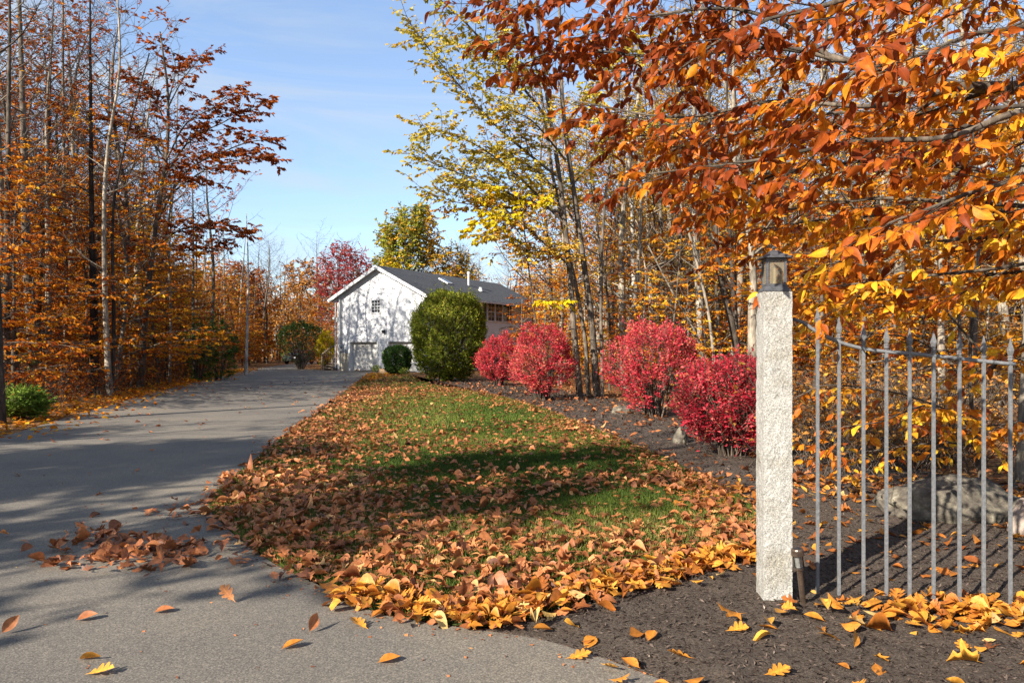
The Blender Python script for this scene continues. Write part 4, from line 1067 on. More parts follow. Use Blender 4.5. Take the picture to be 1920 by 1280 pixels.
# ------------------------------------------------------------------ shrubs
def shrub(name, loc, rx, ry, h, label, cat, leafmat, n_st=26, n_tw=900, leaf=.05, ln=6, flare=.15, low=.12, group=None, ratio=.5, seed=1, dome=2.4, T=T_LOW, topbias=.35, hue=None, twl=.22, bumps=.10, barkm='twig', crown_low=.0, inner=0.0, gaps=0.0, stray=0.0, full=None):
    """multi-stemmed shrub: stems fan from the ground into a domed shell of leafy twigs"""
    root = thing(name, loc, label, cat, group)
    tr = Tree(seed); r = tr.r
    cz = h * .52
    def surf(az, ph, k=1.0):
        c = math.cos(ph); s = math.sin(ph)
        q = (abs(c) ** dome + abs(s) ** dome) ** (-1 / dome)
        b = 1 + bumps * noise.noise(Vector((math.cos(az) * 1.6 * c + seed, math.sin(az) * 1.6 * c, s * 1.8))) + bumps * .6 * noise.noise(Vector((math.cos(az) * 4 * c, math.sin(az) * 4 * c + seed, s * 4)))
        return np.array([math.cos(az) * rx * q * c * k * b, math.sin(az) * ry * q * c * k * b, cz + s * q * (h - cz if s > 0 else cz - low) * k * b])
    ends = []
    for k in range(n_st):
        az = k * 2.399 + r.uniform(-.3, .3); ph = math.asin(r.uniform(-.25, .98))
        e = surf(az, ph, r.uniform(.75, .93))
        b0 = np.array([math.cos(az) * rx * flare * r.uniform(.3, 1), math.sin(az) * ry * flare * r.uniform(.3, 1), -.03])
        mid = b0 * .45 + e * .55; mid[2] *= 1.12; mid[:2] *= .85
        pts, rad = tr.path([b0, mid, e], h * r.uniform(.006, .012), h * .002, n=9, wob=.05, sides=5)
        ends.append(pts)
        for t in (.45, .6, .75, .88):
            i = int(t * 8)
            d = unit(np.array([r.gauss(0, 1), r.gauss(0, 1), r.gauss(.5, .5)])); d = unit(d + 1.2 * unit(pts[min(i + 2, 8)] - pts[i]))
            tr.rod(pts[i], d, h * r.uniform(.14, .28), h * .004, h * .0015, np.array([0, 0, .05]))
    for k in range(n_tw):
        az = r.uniform(0, 6.283); ph = math.asin(max(-.97, min(.999, r.uniform(-.95, 1.0))))
        dens = 1.0 if ph > 0.25 else 1 - topbias * (.25 - math.sin(ph)) * 1.25 * (1.0 if full is None else .5 - .5 * math.cos(az - full))
        if gaps: dens *= min(1.0, max(.05, 1.0 + gaps * (noise.noise(Vector((math.cos(az) * math.cos(ph) * 2.6 + seed, math.sin(az) * math.cos(ph) * 2.6, math.sin(ph) * 2.6))) * 2.2 - .35)))
        if r.random() > dens: continue
        kk = 1.0 - abs(r.gauss(0, .10)) if r.random() > inner else r.uniform(.45, .85)
        if r.random() < stray: kk *= r.uniform(1.02, 1.2)
        e = surf(az, ph, kk)
        if e[2] < crown_low + .02: continue
        o_ = unit(e - np.array([0, 0, cz * .75]) + np.array([0, 0, .25 * h]))
        d = unit(o_ + np.array([r.gauss(0, .45), r.gauss(0, .45), r.gauss(.15, .4)]))
        l2 = twl * r.uniform(.6, 1.3)
        p0 = e - d * l2
        pm, p2 = tr.rod(p0, d, l2, .004, .0015, np.array([r.gauss(0, .1), r.gauss(0, .1), r.gauss(0, .1)]))
        tr.tw.append((*p0, *pm, *p2, max(2, int(ln * r.uniform(.6, 1.4)))))
    V, F = tube_geo(tr.tubes); V2, F2 = rods_geo(tr.rods)
    link('stems', make_mesh('stems', np.concatenate([V, V2]), [np.concatenate([F, F2 + len(V)])], M[barkm]), root)
    lg = tr.leaves(leaf, ratio, T, droop=.15, tilt=.7, spread=.9, clump=.2, hue=hue)
    link('crown', make_mesh('crown', lg[0], lg[1], M[leafmat], {'rnd': lg[2]}), root)
    return root

RB = 'red burning bushes along the mulch bed'
def rb(px, py, w_, h_, label, seed, ntw, leaf, **k):
    x, y = G(px, py)
    return shrub('red_bush', (x, y + w_ * .3, 0), w_ / 2, w_ / 2 * .95, h_, label, 'bush', 'burning', n_st=34, n_tw=ntw, leaf=leaf, ln=8, seed=seed, group=RB, flare=.22, low=.25, twl=.26, bumps=.36, gaps=.85, dome=2.15, stray=.12, **k)
rb(934, 724, 1.75, 2.15, 'small deep crimson bush, farthest of the red row beside the green bush', 11, 2600, .07, topbias=.25)
rb(1018, 752, 2.1, 2.25, 'mottled red and orange bush left of the grey tree clump', 12, 3200, .065, topbias=.8, full=3.6, hue=lambda p: .28 * (p[:, 0] < .1) * (p[:, 2] < 1.7))
rb(1236, 785, 2.05, 2.2, 'largest red bush with many bare grey stems showing below its pink red top', 13, 4000, .06, topbias=1.9, full=3.3, crown_low=.15, hue=lambda p: .1 * (p[:, 2] > 1.3))
rb(1388, 862, 1.5, 1.46, 'nearest scarlet bush partly hidden by the granite post', 14, 3900, .055, topbias=.15, crown_low=.08)

gx_, gy_ = G(836, 716)
shrub('round_bush', (gx_, gy_ + 1.2, 0), 1.92, 1.85, 4.55, 'tall rounded clipped green bush in front of the house', 'bush', 'green', n_st=24, n_tw=11500, leaf=.095, ln=7, seed=21, low=.1, dome=2.35, topbias=.08, bumps=.13, gaps=.4, stray=.05, twl=.28, hue=lambda p: .22 * (p[:, 2] / 4.5 - .45) + .1 * np.clip(vnoise(p[:, 0] + p[:, 2] * .3, p[:, 2], 1.2, 2) - .5, -1, 1))
sx_, sy_ = G(742, 703)
shrub('dark_shrub', (sx_, sy_ + .6, 0), .92, .85, 1.85, 'small dark green shrub behind the planter box by the garage', 'bush', 'darkgreen', n_st=14, n_tw=1900, leaf=.11, ln=7, seed=22, topbias=0, dome=2.8)
sx_, sy_ = G(706, 699)
shrub('small_plant', (sx_, sy_, 0), .32, .3, .55, 'little yellow green plant left of the planter box', 'plant', 'fern', n_st=8, n_tw=120, leaf=.09, ln=5, seed=23)
sx_, sy_ = G(758, 703)
shrub('small_plant', (sx_, sy_, 0), .35, .3, .5, 'little green plant right of the planter box', 'plant', 'fern', n_st=8, n_tw=120, leaf=.09, ln=5, seed=24)
shrub('loose_shrub', (-17.3, 60.5, 0), 1.9, 1.6, 4.0, 'loose green shrub with bare lower stems left of the house steps', 'bush', 'darkgreen', n_st=30, n_tw=1500, leaf=.13, ln=6, seed=25, topbias=.75, bumps=.25, hue=lambda p: .35 * (p[:, 2] < 2.0))
shrub('yellow_shrub', (-14.75, 58.6, 0), .7, .7, 3.1, 'narrow golden yellow shrub touching the left corner of the house', 'bush', 'yellow', n_st=12, n_tw=520, leaf=.14, ln=6, seed=26, topbias=.4, bumps=.3)
shrub('fern_clump', (*G(38, 786), 0), .62, .5, .75, 'light green ferny plant at the left verge beside the dark trunk', 'plant', 'fern', n_st=26, n_tw=800, leaf=.12, ln=7, seed=27, ratio=.28, topbias=0, bumps=.6, gaps=.9, stray=.3, dome=1.9)
shrub('fern_clump', (*G(24, 745), 0), .8, .7, 1.7, 'pale wispy green undergrowth behind the ferny plant at far left', 'plant', 'fern', n_st=16, n_tw=260, leaf=.10, ln=6, seed=28, ratio=.3, topbias=.3, bumps=.4)
shrub('evergreen_shrub', (*G(410, 712), 0), 1.0, 1.0, 2.9, 'loose dark green evergreen at the wood edge by the bend of the drive', 'bush', 'darkgreen', n_st=14, n_tw=430, leaf=.17, ln=7, seed=29, ratio=.28, topbias=.3, bumps=.5)
shrub('evergreen_shrub', (*G(372, 714), 0), .8, .8, 3.2, 'slim green shrub left of the loose evergreen at the wood edge', 'bush', 'darkgreen', n_st=10, n_tw=240, leaf=.15, ln=6, seed=30, ratio=.35, topbias=.2, bumps=.5)

# ------------------------------------------------------------------ hero trees on the right
def W(base, *pp):
    """points under photo pixels at given depths, relative to a base"""
    return [at(px, py, Y) - np.array(base) for px, py, Y in pp]

# near beech whose boughs hang over the fence
nb = np.array([4.75, 4.6, 0.])
root = thing('beech_tree', tuple(nb), 'near beech reaching over the iron fence with large orange leaves', 'tree')
tr = Tree(101)
tr.path([(0, 0, -.1), (.05, .05, 2.2), (-.05, .1, 4.6), (.15, .2, 7.5)], .15, .05, n=16, sides=12, wob=.02)
bough = [
    ([(2330, 520, 4.5), (2050, 480, 4.4), (1880, 500, 4.4), (1700, 520, 4.6), (1540, 540, 4.8)], .018),
    ([(2330, 380, 4.5), (2050, 390, 4.4), (1860, 380, 4.5), (1650, 370, 4.9), (1450, 390, 5.4), (1300, 340, 5.8)], .022),
    ([(2330, 260, 4.5), (2050, 220, 4.8), (1850, 240, 5.0), (1600, 210, 5.4), (1400, 250, 5.8), (1230, 290, 6.2)], .022),
    # control points (px, py, Y), radius, dress
    ([(2330, 210, 4.5), (2060, 175, 4.4), (1900, 168, 4.3), (1800, 164, 4.3), (1660, 130, 4.4), (1560, 108, 4.6), (1440, 92, 4.9), (1200, 105, 5.4), (960, 60, 6.2)], .052),
    ([(2330, 330, 4.5), (1990, 250, 4.1), (1900, 215, 3.9), (1770, 258, 3.9), (1600, 268, 4.0), (1420, 300, 4.3), (1190, 330, 4.8)], .03),
    ([(2330, 60, 4.5), (2000, -10, 4.6), (1700, -40, 4.6), (1400, -30, 4.9), (1150, -10, 5.4), (930, 0, 6.0)], .035),
    ([(2330, 360, 4.5), (2060, 330, 4.9), (1900, 330, 5.2), (1700, 300, 5.6), (1450, 330, 6.0), (1290, 420, 6.4)], .03),
    ([(2330, 480, 4.5), (2050, 430, 4.8), (1880, 440, 5.2), (1700, 460, 5.6), (1540, 500, 6.0)], .024),
    ([(2330, 150, 4.5), (2000, 60, 4.0), (1850, 60, 3.7), (1700, 110, 3.5), (1590, 130, 3.5)], .022),
    ([(2330, 420, 4.5), (2050, 350, 3.9), (1890, 345, 3.6), (1770, 380, 3.5), (1640, 430, 3.6)], .02),
    ([(2330, 540, 4.5), (2080, 520, 4.9), (1900, 510, 5.3), (1720, 540, 5.8), (1560, 560, 6.2)], .022),
    ([(2330, -60, 4.5), (2000, -120, 4.2), (1750, -60, 4.0), (1550, 10, 4.1), (1380, 60, 4.4), (1250, 150, 4.8)], .03),
    ([(1800, 164, 4.3), (1640, 200, 4.3), (1450, 190, 4.5), (1280, 220, 4.9), (1080, 190, 5.5)], .018),
    ([(1560, 108, 4.6), (1430, 30, 4.8), (1300, 20, 5.0), (1120, 60, 5.6), (1000, 110, 6.0)], .016),
    ([(2330, 300, 4.5), (2060, 200, 5.2), (1800, 210, 5.8), (1500, 230, 6.3), (1250, 250, 6.8), (1130, 260, 7.0)], .026),
    ([(2330, 440, 4.5), (2060, 400, 5.3), (1800, 400, 6.0), (1560, 410, 6.5), (1380, 440, 6.9)], .024),
    ([(2330, 0, 4.5), (2050, -60, 5.2), (1800, 10, 5.8), (1620, 40, 6.2)], .022),
]
for P, rr in bough:
    pts, rad = tr.path(W(nb, *P), rr, .005, n=5 * len(P), wob=.018, sides=7)
    tr.dress(pts, rad, sec_gap=.115, sec_len=.70, t0=.26, flat=.7, ang=52, tw_gap=.085, tw_len=.22, leaf_n=4.4, leaf_p=.82, droop=.28, twr=.0022, endtaper=.35)
finish(tr, root, 'bark', 'beech', size=.088, ratio=.52, T=T_HI, droop=.42, tilt=.7, clump=.22, bias=.05, curl=(-.1, .5), hue=lambda p: -.2 * np.clip((-1.8 - p[:, 0]) / 1.5, 0, 1) + .16 * np.clip((2.6 - p[:, 2]) / 1.2, -.8, 1) + .55 * (vnoise(p[:, 0] * 1.0 + p[:, 1], p[:, 2], 1.3, 17) - .5))

# young beech behind the fence
yb = np.array([*G(1850, 985), 0.]); yb[1] += .9; yb[0] = (1850 - 960) / FPX * yb[1]
root = thing('beech_sapling', tuple(yb), 'young beech with gold leaves growing behind the fence pickets', 'tree')
tr = Tree(102); Yb = yb[1]
tr.path([(0, 0, -.05), (-.1, .1, 1.2), (-.05, .1, 2.4)], .03, .01, n=12, sides=8)
for P in ([(1850, 800, Yb), (1700, 740, Yb - .3), (1560, 720, Yb - .4), (1490, 745, Yb - .2)], [(1840, 700, Yb), (1960, 620, Yb - .5), (2050, 600, Yb - .8)], [(1840, 740, Yb), (1720, 640, Yb + .3), (1560, 620, Yb + .5)],
          [(1850, 830, Yb), (1760, 760, Yb - .8), (1650, 790, Yb - 1.2), (1580, 800, Yb - 1.2)], [(1850, 800, Yb), (1920, 790, Yb - .8), (1990, 800, Yb - 1.0)], [(1840, 660, Yb), (1740, 560, Yb), (1640, 580, Yb + .2), (1520, 600, Yb)],
          [(1850, 700, Yb), (1900, 650, Yb - 1.2), (1960, 640, Yb - 1.6)], [(1850, 840, Yb), (1750, 830, Yb + .3), (1600, 850, Yb + .3), (1500, 830, Yb + .2)]):
    pts, rad = tr.path(W(yb, *P), .012, .004, wob=.03, sides=5)
    tr.dress(pts, rad, sec_gap=.12, sec_len=.6, t0=.12, flat=.7, tw_gap=.12, tw_len=.2, leaf_n=3.6, leaf_p=.85, droop=.25, twr=.002, endtaper=.3)
finish(tr, root, 'bark', 'beech', size=.09, ratio=.52, T=T_HI, droop=.5, tilt=.65, clump=.25, bias=.06, curl=(-.1, .5))

# grey clump with the yellow green crown
cb = np.array([*G(1104, 746), 0.]); Yc = cb[1]
root = thing('clump_tree', tuple(cb), 'clump of grey trunks by the lawn with a thin yellow green crown', 'tree')
tr = Tree(103)
S = []
for P, rr in (([(1088, 752, Yc), (1075, 600, Yc), (1055, 380, Yc), (1025, 180, Yc), (1000, -40, Yc), (985, -200, Yc)], .115), ([(1120, 748, Yc + .3), (1108, 600, Yc + .3), (1082, 400, Yc + .4), (1058, 200, Yc + .5), (1050, 0, Yc + .6), (1050, -180, Yc + .6)], .13),
              ([(1104, 742, Yc + .8), (1092, 600, Yc + .9), (1040, 350, Yc + 1.2), (1010, 150, Yc + 1.5), (960, -60, Yc + 1.6)], .085), ([(1130, 745, Yc - .2), (1128, 560, Yc), (1135, 380, Yc), (1160, 180, Yc + .3), (1170, 0, Yc + .5)], .06)):
    S.append(tr.path(W(cb, *P), rr, .03, n=22, wob=.012, sides=10))
cl = [([(1045, 330, Yc), (930, 240, Yc - .6), (850, 150, Yc - 1.2), (765, 40, Yc - 1.5)], .05), ([(1030, 230, Yc), (930, 100, Yc - 1), (850, 20, Yc - 1.5), (780, -40, Yc - 1.8)], .05),
      ([(1060, 420, Yc), (950, 310, Yc - .6), (870, 260, Yc - 1), (790, 235, Yc - 1.4)], .045), ([(1055, 400, Yc), (930, 350, Yc - .3), (850, 320, Yc - .6), (775, 290, Yc - .8)], .045),
      ([(1070, 500, Yc), (980, 420, Yc - .8), (900, 360, Yc - 1), (830, 330, Yc - 1.2)], .04), ([(1015, 120, Yc), (950, 30, Yc), (900, -60, Yc)], .04),
      ([(1060, 300, Yc), (1000, 230, Yc - 1.4), (940, 200, Yc - 2.2)], .04), ([(1080, 420, Yc), (1020, 330, Yc + 1.5), (950, 290, Yc + 2.2), (900, 300, Yc + 2.5)], .04),
      ([(1060, 250, Yc), (1130, 130, Yc), (1200, 60, Yc)], .035), ([(1090, 480, Yc), (1000, 470, Yc - 1.2), (920, 440, Yc - 1.8)], .03), ([(1070, 350, Yc), (1150, 260, Yc + .6), (1230, 230, Yc + 1)], .03),
      ([(1020, 160, Yc), (960, 110, Yc + 1), (880, 90, Yc + 1.5), (830, 70, Yc + 1.7)], .035), ([(1045, 380, Yc), (960, 390, Yc + .3), (860, 380, Yc), (800, 360, Yc)], .03)]
for P, rr in cl:
    pts, rad = tr.path(W(cb, *P), rr, .01, n=14, wob=.03, sides=6)
    tr.dress(pts, rad, sec_gap=.15, sec_len=1.35, t0=.1, flat=.3, tw_gap=.15, tw_len=.45, leaf_n=6.5, leaf_p=.9, droop=.05, up=.08, twr=.006, endtaper=.3)
finish(tr, root, 'bark', 'yellowgreen', size=.13, ratio=.74, T=T_LOW, droop=.4, tilt=.7, clump=.16, hue=lambda p: np.where(p[:, 2] < 6.2, .3, 0) + .08)

# bright yellow young maple in front of the clump
mb0 = np.array([*G(1010, 748), 0.]); mb0[1] -= .6; Ym = mb0[1]; mb0[0] = (1022 - 960) / FPX * Ym
root = thing('young_maple', tuple(mb0), 'slender young maple with bright yellow leaves left of the grey clump', 'tree')
tr = Tree(104)
tr.path(W(mb0, (1022, 760, Ym), (1005, 600, Ym), (985, 450, Ym), (965, 330, Ym)), .04, .012, n=14, sides=6)
for P in ([(985, 450, Ym), (930, 390, Ym - .3), (870, 440, Ym - .6)], [(975, 400, Ym), (1000, 370, Ym - .5), (1030, 372, Ym - .8)], [(990, 470, Ym), (940, 430, Ym + .4), (890, 450, Ym + .6)], [(970, 350, Ym), (930, 350, Ym), (905, 375, Ym)], [(1000, 560, Ym), (1040, 560, Ym - .4), (1065, 570, Ym - .5)], [(975, 400, Ym), (950, 400, Ym - 1), (920, 420, Ym - 1.6)]):
    pts, rad = tr.path(W(mb0, *P), .014, .006, wob=.03, sides=5)
    tr.dress(pts, rad, sec_gap=.16, sec_len=.75, t0=.2, flat=.7, tw_gap=.14, tw_len=.3, leaf_n=6, leaf_p=.95, droop=.15, twr=.005)
finish(tr, root, 'twig', 'yellow', size=.16, ratio=.75, droop=.5, tilt=.6)

def stem_tree(name, pp, r0, label, bark='bark', group=None, seed=0, nl=10, r1=.02, leafmat=None, leaf_n=0, size=.12, up=.25, leaf_p=.5, low=.35, ll=2.2):
    """a trunk through photo points at their own depth, with thin ascending limbs"""
    b = np.array([at(*pp[0])[0], pp[0][2], 0.])
    root = thing(name, tuple(b), label, 'tree', group)
    tr = Tree(seed)
    P = W(b, *pp); P[0][2] = -.1
    pts, rad = tr.path(P, r0, r1, n=20, wob=.008, sides=9)
    for k in range(nl):
        t = low + (1 - low) * (k + tr.r.random()) / nl; i = min(int(t * 19), 18)
        a = tr.r.uniform(0, 6.28); l2 = ll * tr.r.uniform(.5, 1.3) * (1.2 - .6 * t)
        e = pts[i] + np.array([math.cos(a) * l2, math.sin(a) * l2, l2 * tr.r.uniform(.3, 1.1)])
        lp, lr = tr.path([pts[i], (pts[i] + e) / 2 + np.array([0, 0, -.1 * l2]), e], max(rad[i] * .35, .012), .005, n=8, wob=.06, sides=5)
        tr.dress(lp, lr, sec_gap=.4, sec_len=.9, t0=.2, flat=.2, tw_gap=.25, tw_len=.5, leaf_n=leaf_n, leaf_p=leaf_p, droop=0, up=.25, twr=.005)
    finish(tr, root, bark, leafmat, size=size, ratio=.55, tilt=.6)
    return root
RG = 'trunks standing in the woods on the right'
stem_tree('birch_tree', [(1196, 700, 33), (1190, 600, 33), (1186, 420, 33), (1178, 200, 33), (1176, -60, 33)], .17, 'pale mottled birch trunk rising behind the largest red bush', 'birch', RG, 201)
stem_tree('slender_tree', [(1392, 705, 21), (1378, 640, 21), (1350, 520, 21), (1340, 400, 21), (1330, 200, 21), (1340, -60, 21)], .13, 'dark slender trunk left of the granite post, left one of a close pair', 'bark', RG, 202)
stem_tree('slender_tree', [(1386, 700, 24), (1378, 600, 24), (1368, 450, 24), (1362, 300, 24), (1365, 0, 24)], .13, 'dark straight trunk left of the granite post, right one of a close pair', 'bark_dark', RG, 203)
stem_tree('slender_tree', [(1412, 700, 17), (1410, 600, 17), (1412, 520, 17), (1405, 440, 17), (1380, 330, 17), (1375, 100, 17), (1380, -100, 17)], .125, 'pale tree trunk touching the left side of the granite post lantern', 'bark_light', RG, 204)
stem_tree('leaning_sapling', [(1346, 705, 20), (1330, 600, 20), (1300, 470, 20), (1272, 370, 20), (1250, 300, 20)], .05, 'thin pale sapling leaning left behind the nearest red bush', 'bark_light', RG, 205, nl=6, ll=1.3)
stem_tree('leaning_sapling', [(1336, 708, 21), (1310, 640, 21), (1262, 550, 21), (1215, 460, 21)], .035, 'thinner sapling leaning far left between the two nearest red bushes', 'bark_light', RG, 206, nl=6, ll=1.2)
stem_tree('slender_tree', [(1262, 690, 38), (1262, 550, 38), (1258, 350, 38), (1262, 100, 38), (1270, -50, 38)], .14, 'dull brown trunk standing far behind the largest red bush', 'bark', RG, 207)
stem_tree('slender_tree', [(1768, 800, 15), (1765, 680, 15), (1764, 520, 15), (1768, 300, 15), (1775, 0, 15)], .10, 'straight trunk seen through the middle pickets of the fence', 'bark_light', RG, 208, leafmat='brown', leaf_n=2, leaf_p=.4)
stem_tree('slender_tree', [(1822, 800, 17), (1824, 640, 17), (1832, 480, 17), (1830, 300, 17), (1828, 0, 17)], .13, 'grey trunk seen through the right hand pickets of the fence', 'bark', RG, 209)
stem_tree('slender_tree', [(1918, 905, 8.3), (1922, 800, 8.3), (1930, 560, 8.3), (1935, 200, 8.3), (1940, -200, 8.3)], .10, 'pale trunk at the right edge behind the lichened boulder', 'bark_light', RG, 210, nl=5, low=.6)
stem_tree('slender_tree', [(1560, 720, 26), (1556, 600, 26), (1550, 400, 26), (1540, 150, 26), (1545, -60, 26)], .12, 'thin grey trunk behind the left hand pickets of the fence', 'bark_light', RG, 211)
stem_tree('slender_tree', [(1640, 720, 30), (1642, 560, 30), (1645, 300, 30), (1628, 60, 30), (1630, -60, 30)], .13, 'far pale trunk above the third picket of the fence', 'bark_light', RG, 212)
stem_tree('slender_tree', [(1700, 720, 28), (1698, 560, 28), (1690, 300, 28), (1715, 60, 28), (1720, -60, 28)], .11, 'far grey trunk above the fifth picket of the fence', 'bark', RG, 213)
stem_tree('slender_tree', [(1480, 710, 30), (1478, 600, 30), (1470, 400, 30), (1465, 200, 30), (1470, -40, 30)], .12, 'far pale trunk just right of the granite post lantern', 'bark_light', RG, 214)
stem_tree('slender_tree', [(1150, 700, 36), (1150, 560, 36), (1146, 400, 36), (1142, 250, 36)], .07, 'thin brown trunk between the grey clump and the birch', 'bark', RG, 215)
stem_tree('slender_tree', [(1240, 696, 30), (1236, 560, 30), (1228, 440, 30), (1222, 300, 30), (1200, 100, 30)], .06, 'thin crooked stem right of the birch trunk', 'twig', RG, 216)

# ------------------------------------------------------------------ hero trees on the left
LG = 'trunks standing in the woods on the left'
stem_tree('dark_trunk_tree', [(-14, 795, 15.2), (-12, 650, 15.2), (-16, 400, 15.2), (-20, 0, 15.2), (-30, -400, 15.2)], .26, 'very dark trunk cut by the left edge of the view', 'bark_dark', LG, 301, nl=6, low=.6)
stem_tree('forest_tree', [(66, 742, 24.5), (62, 640, 24.5), (48, 480, 24.5), (42, 250, 24.5), (34, 0, 24.5), (30, -150, 24.5)], .24, 'thickest grey trunk at the left wood edge beside the ferns', 'bark', LG, 302, nl=12)
stem_tree('forest_tree', [(72, 735, 27), (74, 600, 27), (80, 470, 27), (90, 300, 27), (100, 0, 27)], .13, 'slim trunk tight behind the thickest left trunk', 'bark', LG, 303, leafmat='russet', leaf_n=2)
stem_tree('forest_tree', [(178, 735, 26), (176, 600, 26), (172, 430, 26), (170, 200, 26), (168, -80, 26)], .18, 'tall dark trunk left of a pair near the verge on the left', 'bark_dark', LG, 304, nl=14, leafmat='russet', leaf_n=2)
stem_tree('forest_tree', [(206, 742, 25), (200, 640, 25), (196, 480, 25), (200, 300, 25), (225, 120, 25), (215, -80, 25)], .12, 'tall grey trunk with pale patches, left of a close pair at the verge', 'bark_light', LG, 305, nl=14)
stem_tree('forest_tree', [(208, 740, 25.2), (214, 640, 25.2), (212, 500, 25.2), (214, 380, 25.2), (240, 250, 25.2), (280, 100, 25.2)], .08, 'thin dark trunk, right of a close pair at the verge', 'bark_dark', LG, 306, nl=10)
stem_tree('birch_tree', [(461, 700, 47), (463, 620, 47), (465, 500, 47), (462, 400, 47)], .12, 'thin white birch stem at the bend of the driveway', 'birch', LG, 307, nl=9, ll=2.0)
stem_tree('forest_tree', [(366, 712, 38), (362, 600, 38), (362, 430, 38), (360, 330, 38)], .11, 'bare slim trunk with fine twigs right of the russet oak', 'bark', LG, 308, nl=16, ll=2.6, low=.3)
stem_tree('forest_tree', [(130, 735, 30), (128, 600, 30), (120, 300, 30), (118, 0, 30), (118, -60, 30)], .11, 'mid wood trunk between the thickest trunk and the dark pair', 'bark', LG, 309, nl=12, leafmat='russet', leaf_n=2)
stem_tree('forest_tree', [(318, 722, 34), (320, 600, 34), (318, 460, 34), (330, 300, 34), (335, 100, 34)], .07, 'thin pale stem under the russet oak', 'bark_light', LG, 310, nl=9)
stem_tree('forest_tree', [(8, 740, 22), (12, 600, 22), (14, 400, 22), (18, 100, 22), (20, -80, 22)], .15, 'grey trunk near the left edge behind the wispy undergrowth', 'bark', LG, 311, nl=12, leafmat='beech_far', leaf_n=3)
# russet oak
ob = np.array([*G(262, 728), 0.]); Yo = ob[1]
root = thing('oak_tree', tuple(ob), 'oak leaning over the drive with russet leaves against the sky', 'tree', LG)
tr = Tree(312)
tr.path(W(ob, (262, 732, Yo), (272, 600, Yo), (290, 440, Yo), (312, 300, Yo), (316, 180, Yo), (300, 60, Yo)), .16, .03, n=20, sides=9, wob=.01)
for P, rr, dn in (([(292, 420, Yo), (340, 330, Yo), (400, 290, Yo - .5), (470, 265, Yo - .8), (522, 262, Yo - 1)], .06, 1), ([(308, 330, Yo), (360, 260, Yo), (420, 230, Yo), (500, 190, Yo)], .05, 1), ([(312, 300, Yo), (350, 230, Yo - .6), (400, 200, Yo - 1), (450, 160, Yo - 1.2)], .045, 1),
              ([(316, 200, Yo), (350, 140, Yo), (385, 95, Yo)], .035, 1), ([(314, 240, Yo), (280, 170, Yo), (240, 140, Yo)], .04, .8), ([(310, 300, Yo), (260, 240, Yo), (200, 220, Yo + .5)], .045, .8),
              ([(300, 380, Yo), (380, 320, Yo - 1.2), (450, 300, Yo - 1.8), (505, 295, Yo - 2)], .045, 1), ([(285, 470, Yo), (340, 430, Yo - .5), (400, 430, Yo - 1), (470, 435, Yo - 1)], .045, 1), ([(280, 520, Yo), (230, 440, Yo), (170, 400, Yo)], .04, .7), ([(316, 190, Yo), (330, 130, Yo + .6), (320, 90, Yo + .8)], .03, .9), ([(285, 460, Yo), (350, 470, Yo + 1), (420, 450, Yo + 1)], .04, 1)):
    pts, rad = tr.path(W(ob, *P), rr, .012, n=12, wob=.035, sides=6)
    tr.dress(pts, rad, sec_gap=.2, sec_len=1.1, t0=.25, flat=.55, tw_gap=.15, tw_len=.42, leaf_n=9, leaf_p=.85 * dn, droop=.02, up=.06, twr=.007, endtaper=.3)
finish(tr, root, 'bark', 'russet', size=.185, ratio=.62, droop=.3, tilt=.6, clump=.16)

# ------------------------------------------------------------------ filler trees: one of each kind, then copies
def bare_tree(seed, h, bark, name, leafmat=None, leaf_n=0, leaf_p=.5, size=.12, label='', group='', nl=22, low=.38, ll=.24):
    root = thing(name, (0, 0, 0), label, 'tree', group); tr = Tree(seed); r = tr.r
    pts, rad = tr.path([(0, 0, -.1), (r.gauss(0, .02) * h, r.gauss(0, .02) * h, h * .4), (r.gauss(0, .03) * h, r.gauss(0, .03) * h, h * .75), (r.gauss(0, .05) * h, r.gauss(0, .05) * h, h)], h * .0105, .012, n=22, wob=.012, sides=8)
    for k in range(nl):
        t = low + (1 - low) * (k + r.random()) / nl; i = min(int(t * 21), 20); a = k * 2.4 + r.uniform(-.5, .5)
        l2 = h * ll * r.uniform(.6, 1.2) * (1.25 - .85 * t)
        e = pts[i] + np.array([math.cos(a) * l2, math.sin(a) * l2, l2 * r.uniform(.5, 1.3)])
        lp, lr = tr.path([pts[i], (pts[i] * .5 + e * .5) + np.array([math.cos(a), math.sin(a), -.6]) * .08 * l2, e], max(rad[i] * .38, .012), .006, n=8, wob=.06, sides=5)
        tr.dress(lp, lr, sec_gap=.45, sec_len=1.1, t0=.2, flat=.2, tw_gap=.28, tw_len=.55, leaf_n=leaf_n, leaf_p=leaf_p, droop=0, up=.25, twr=.006)
    return finish(tr, root, bark, leafmat, size=size, ratio=.6, tilt=.7)

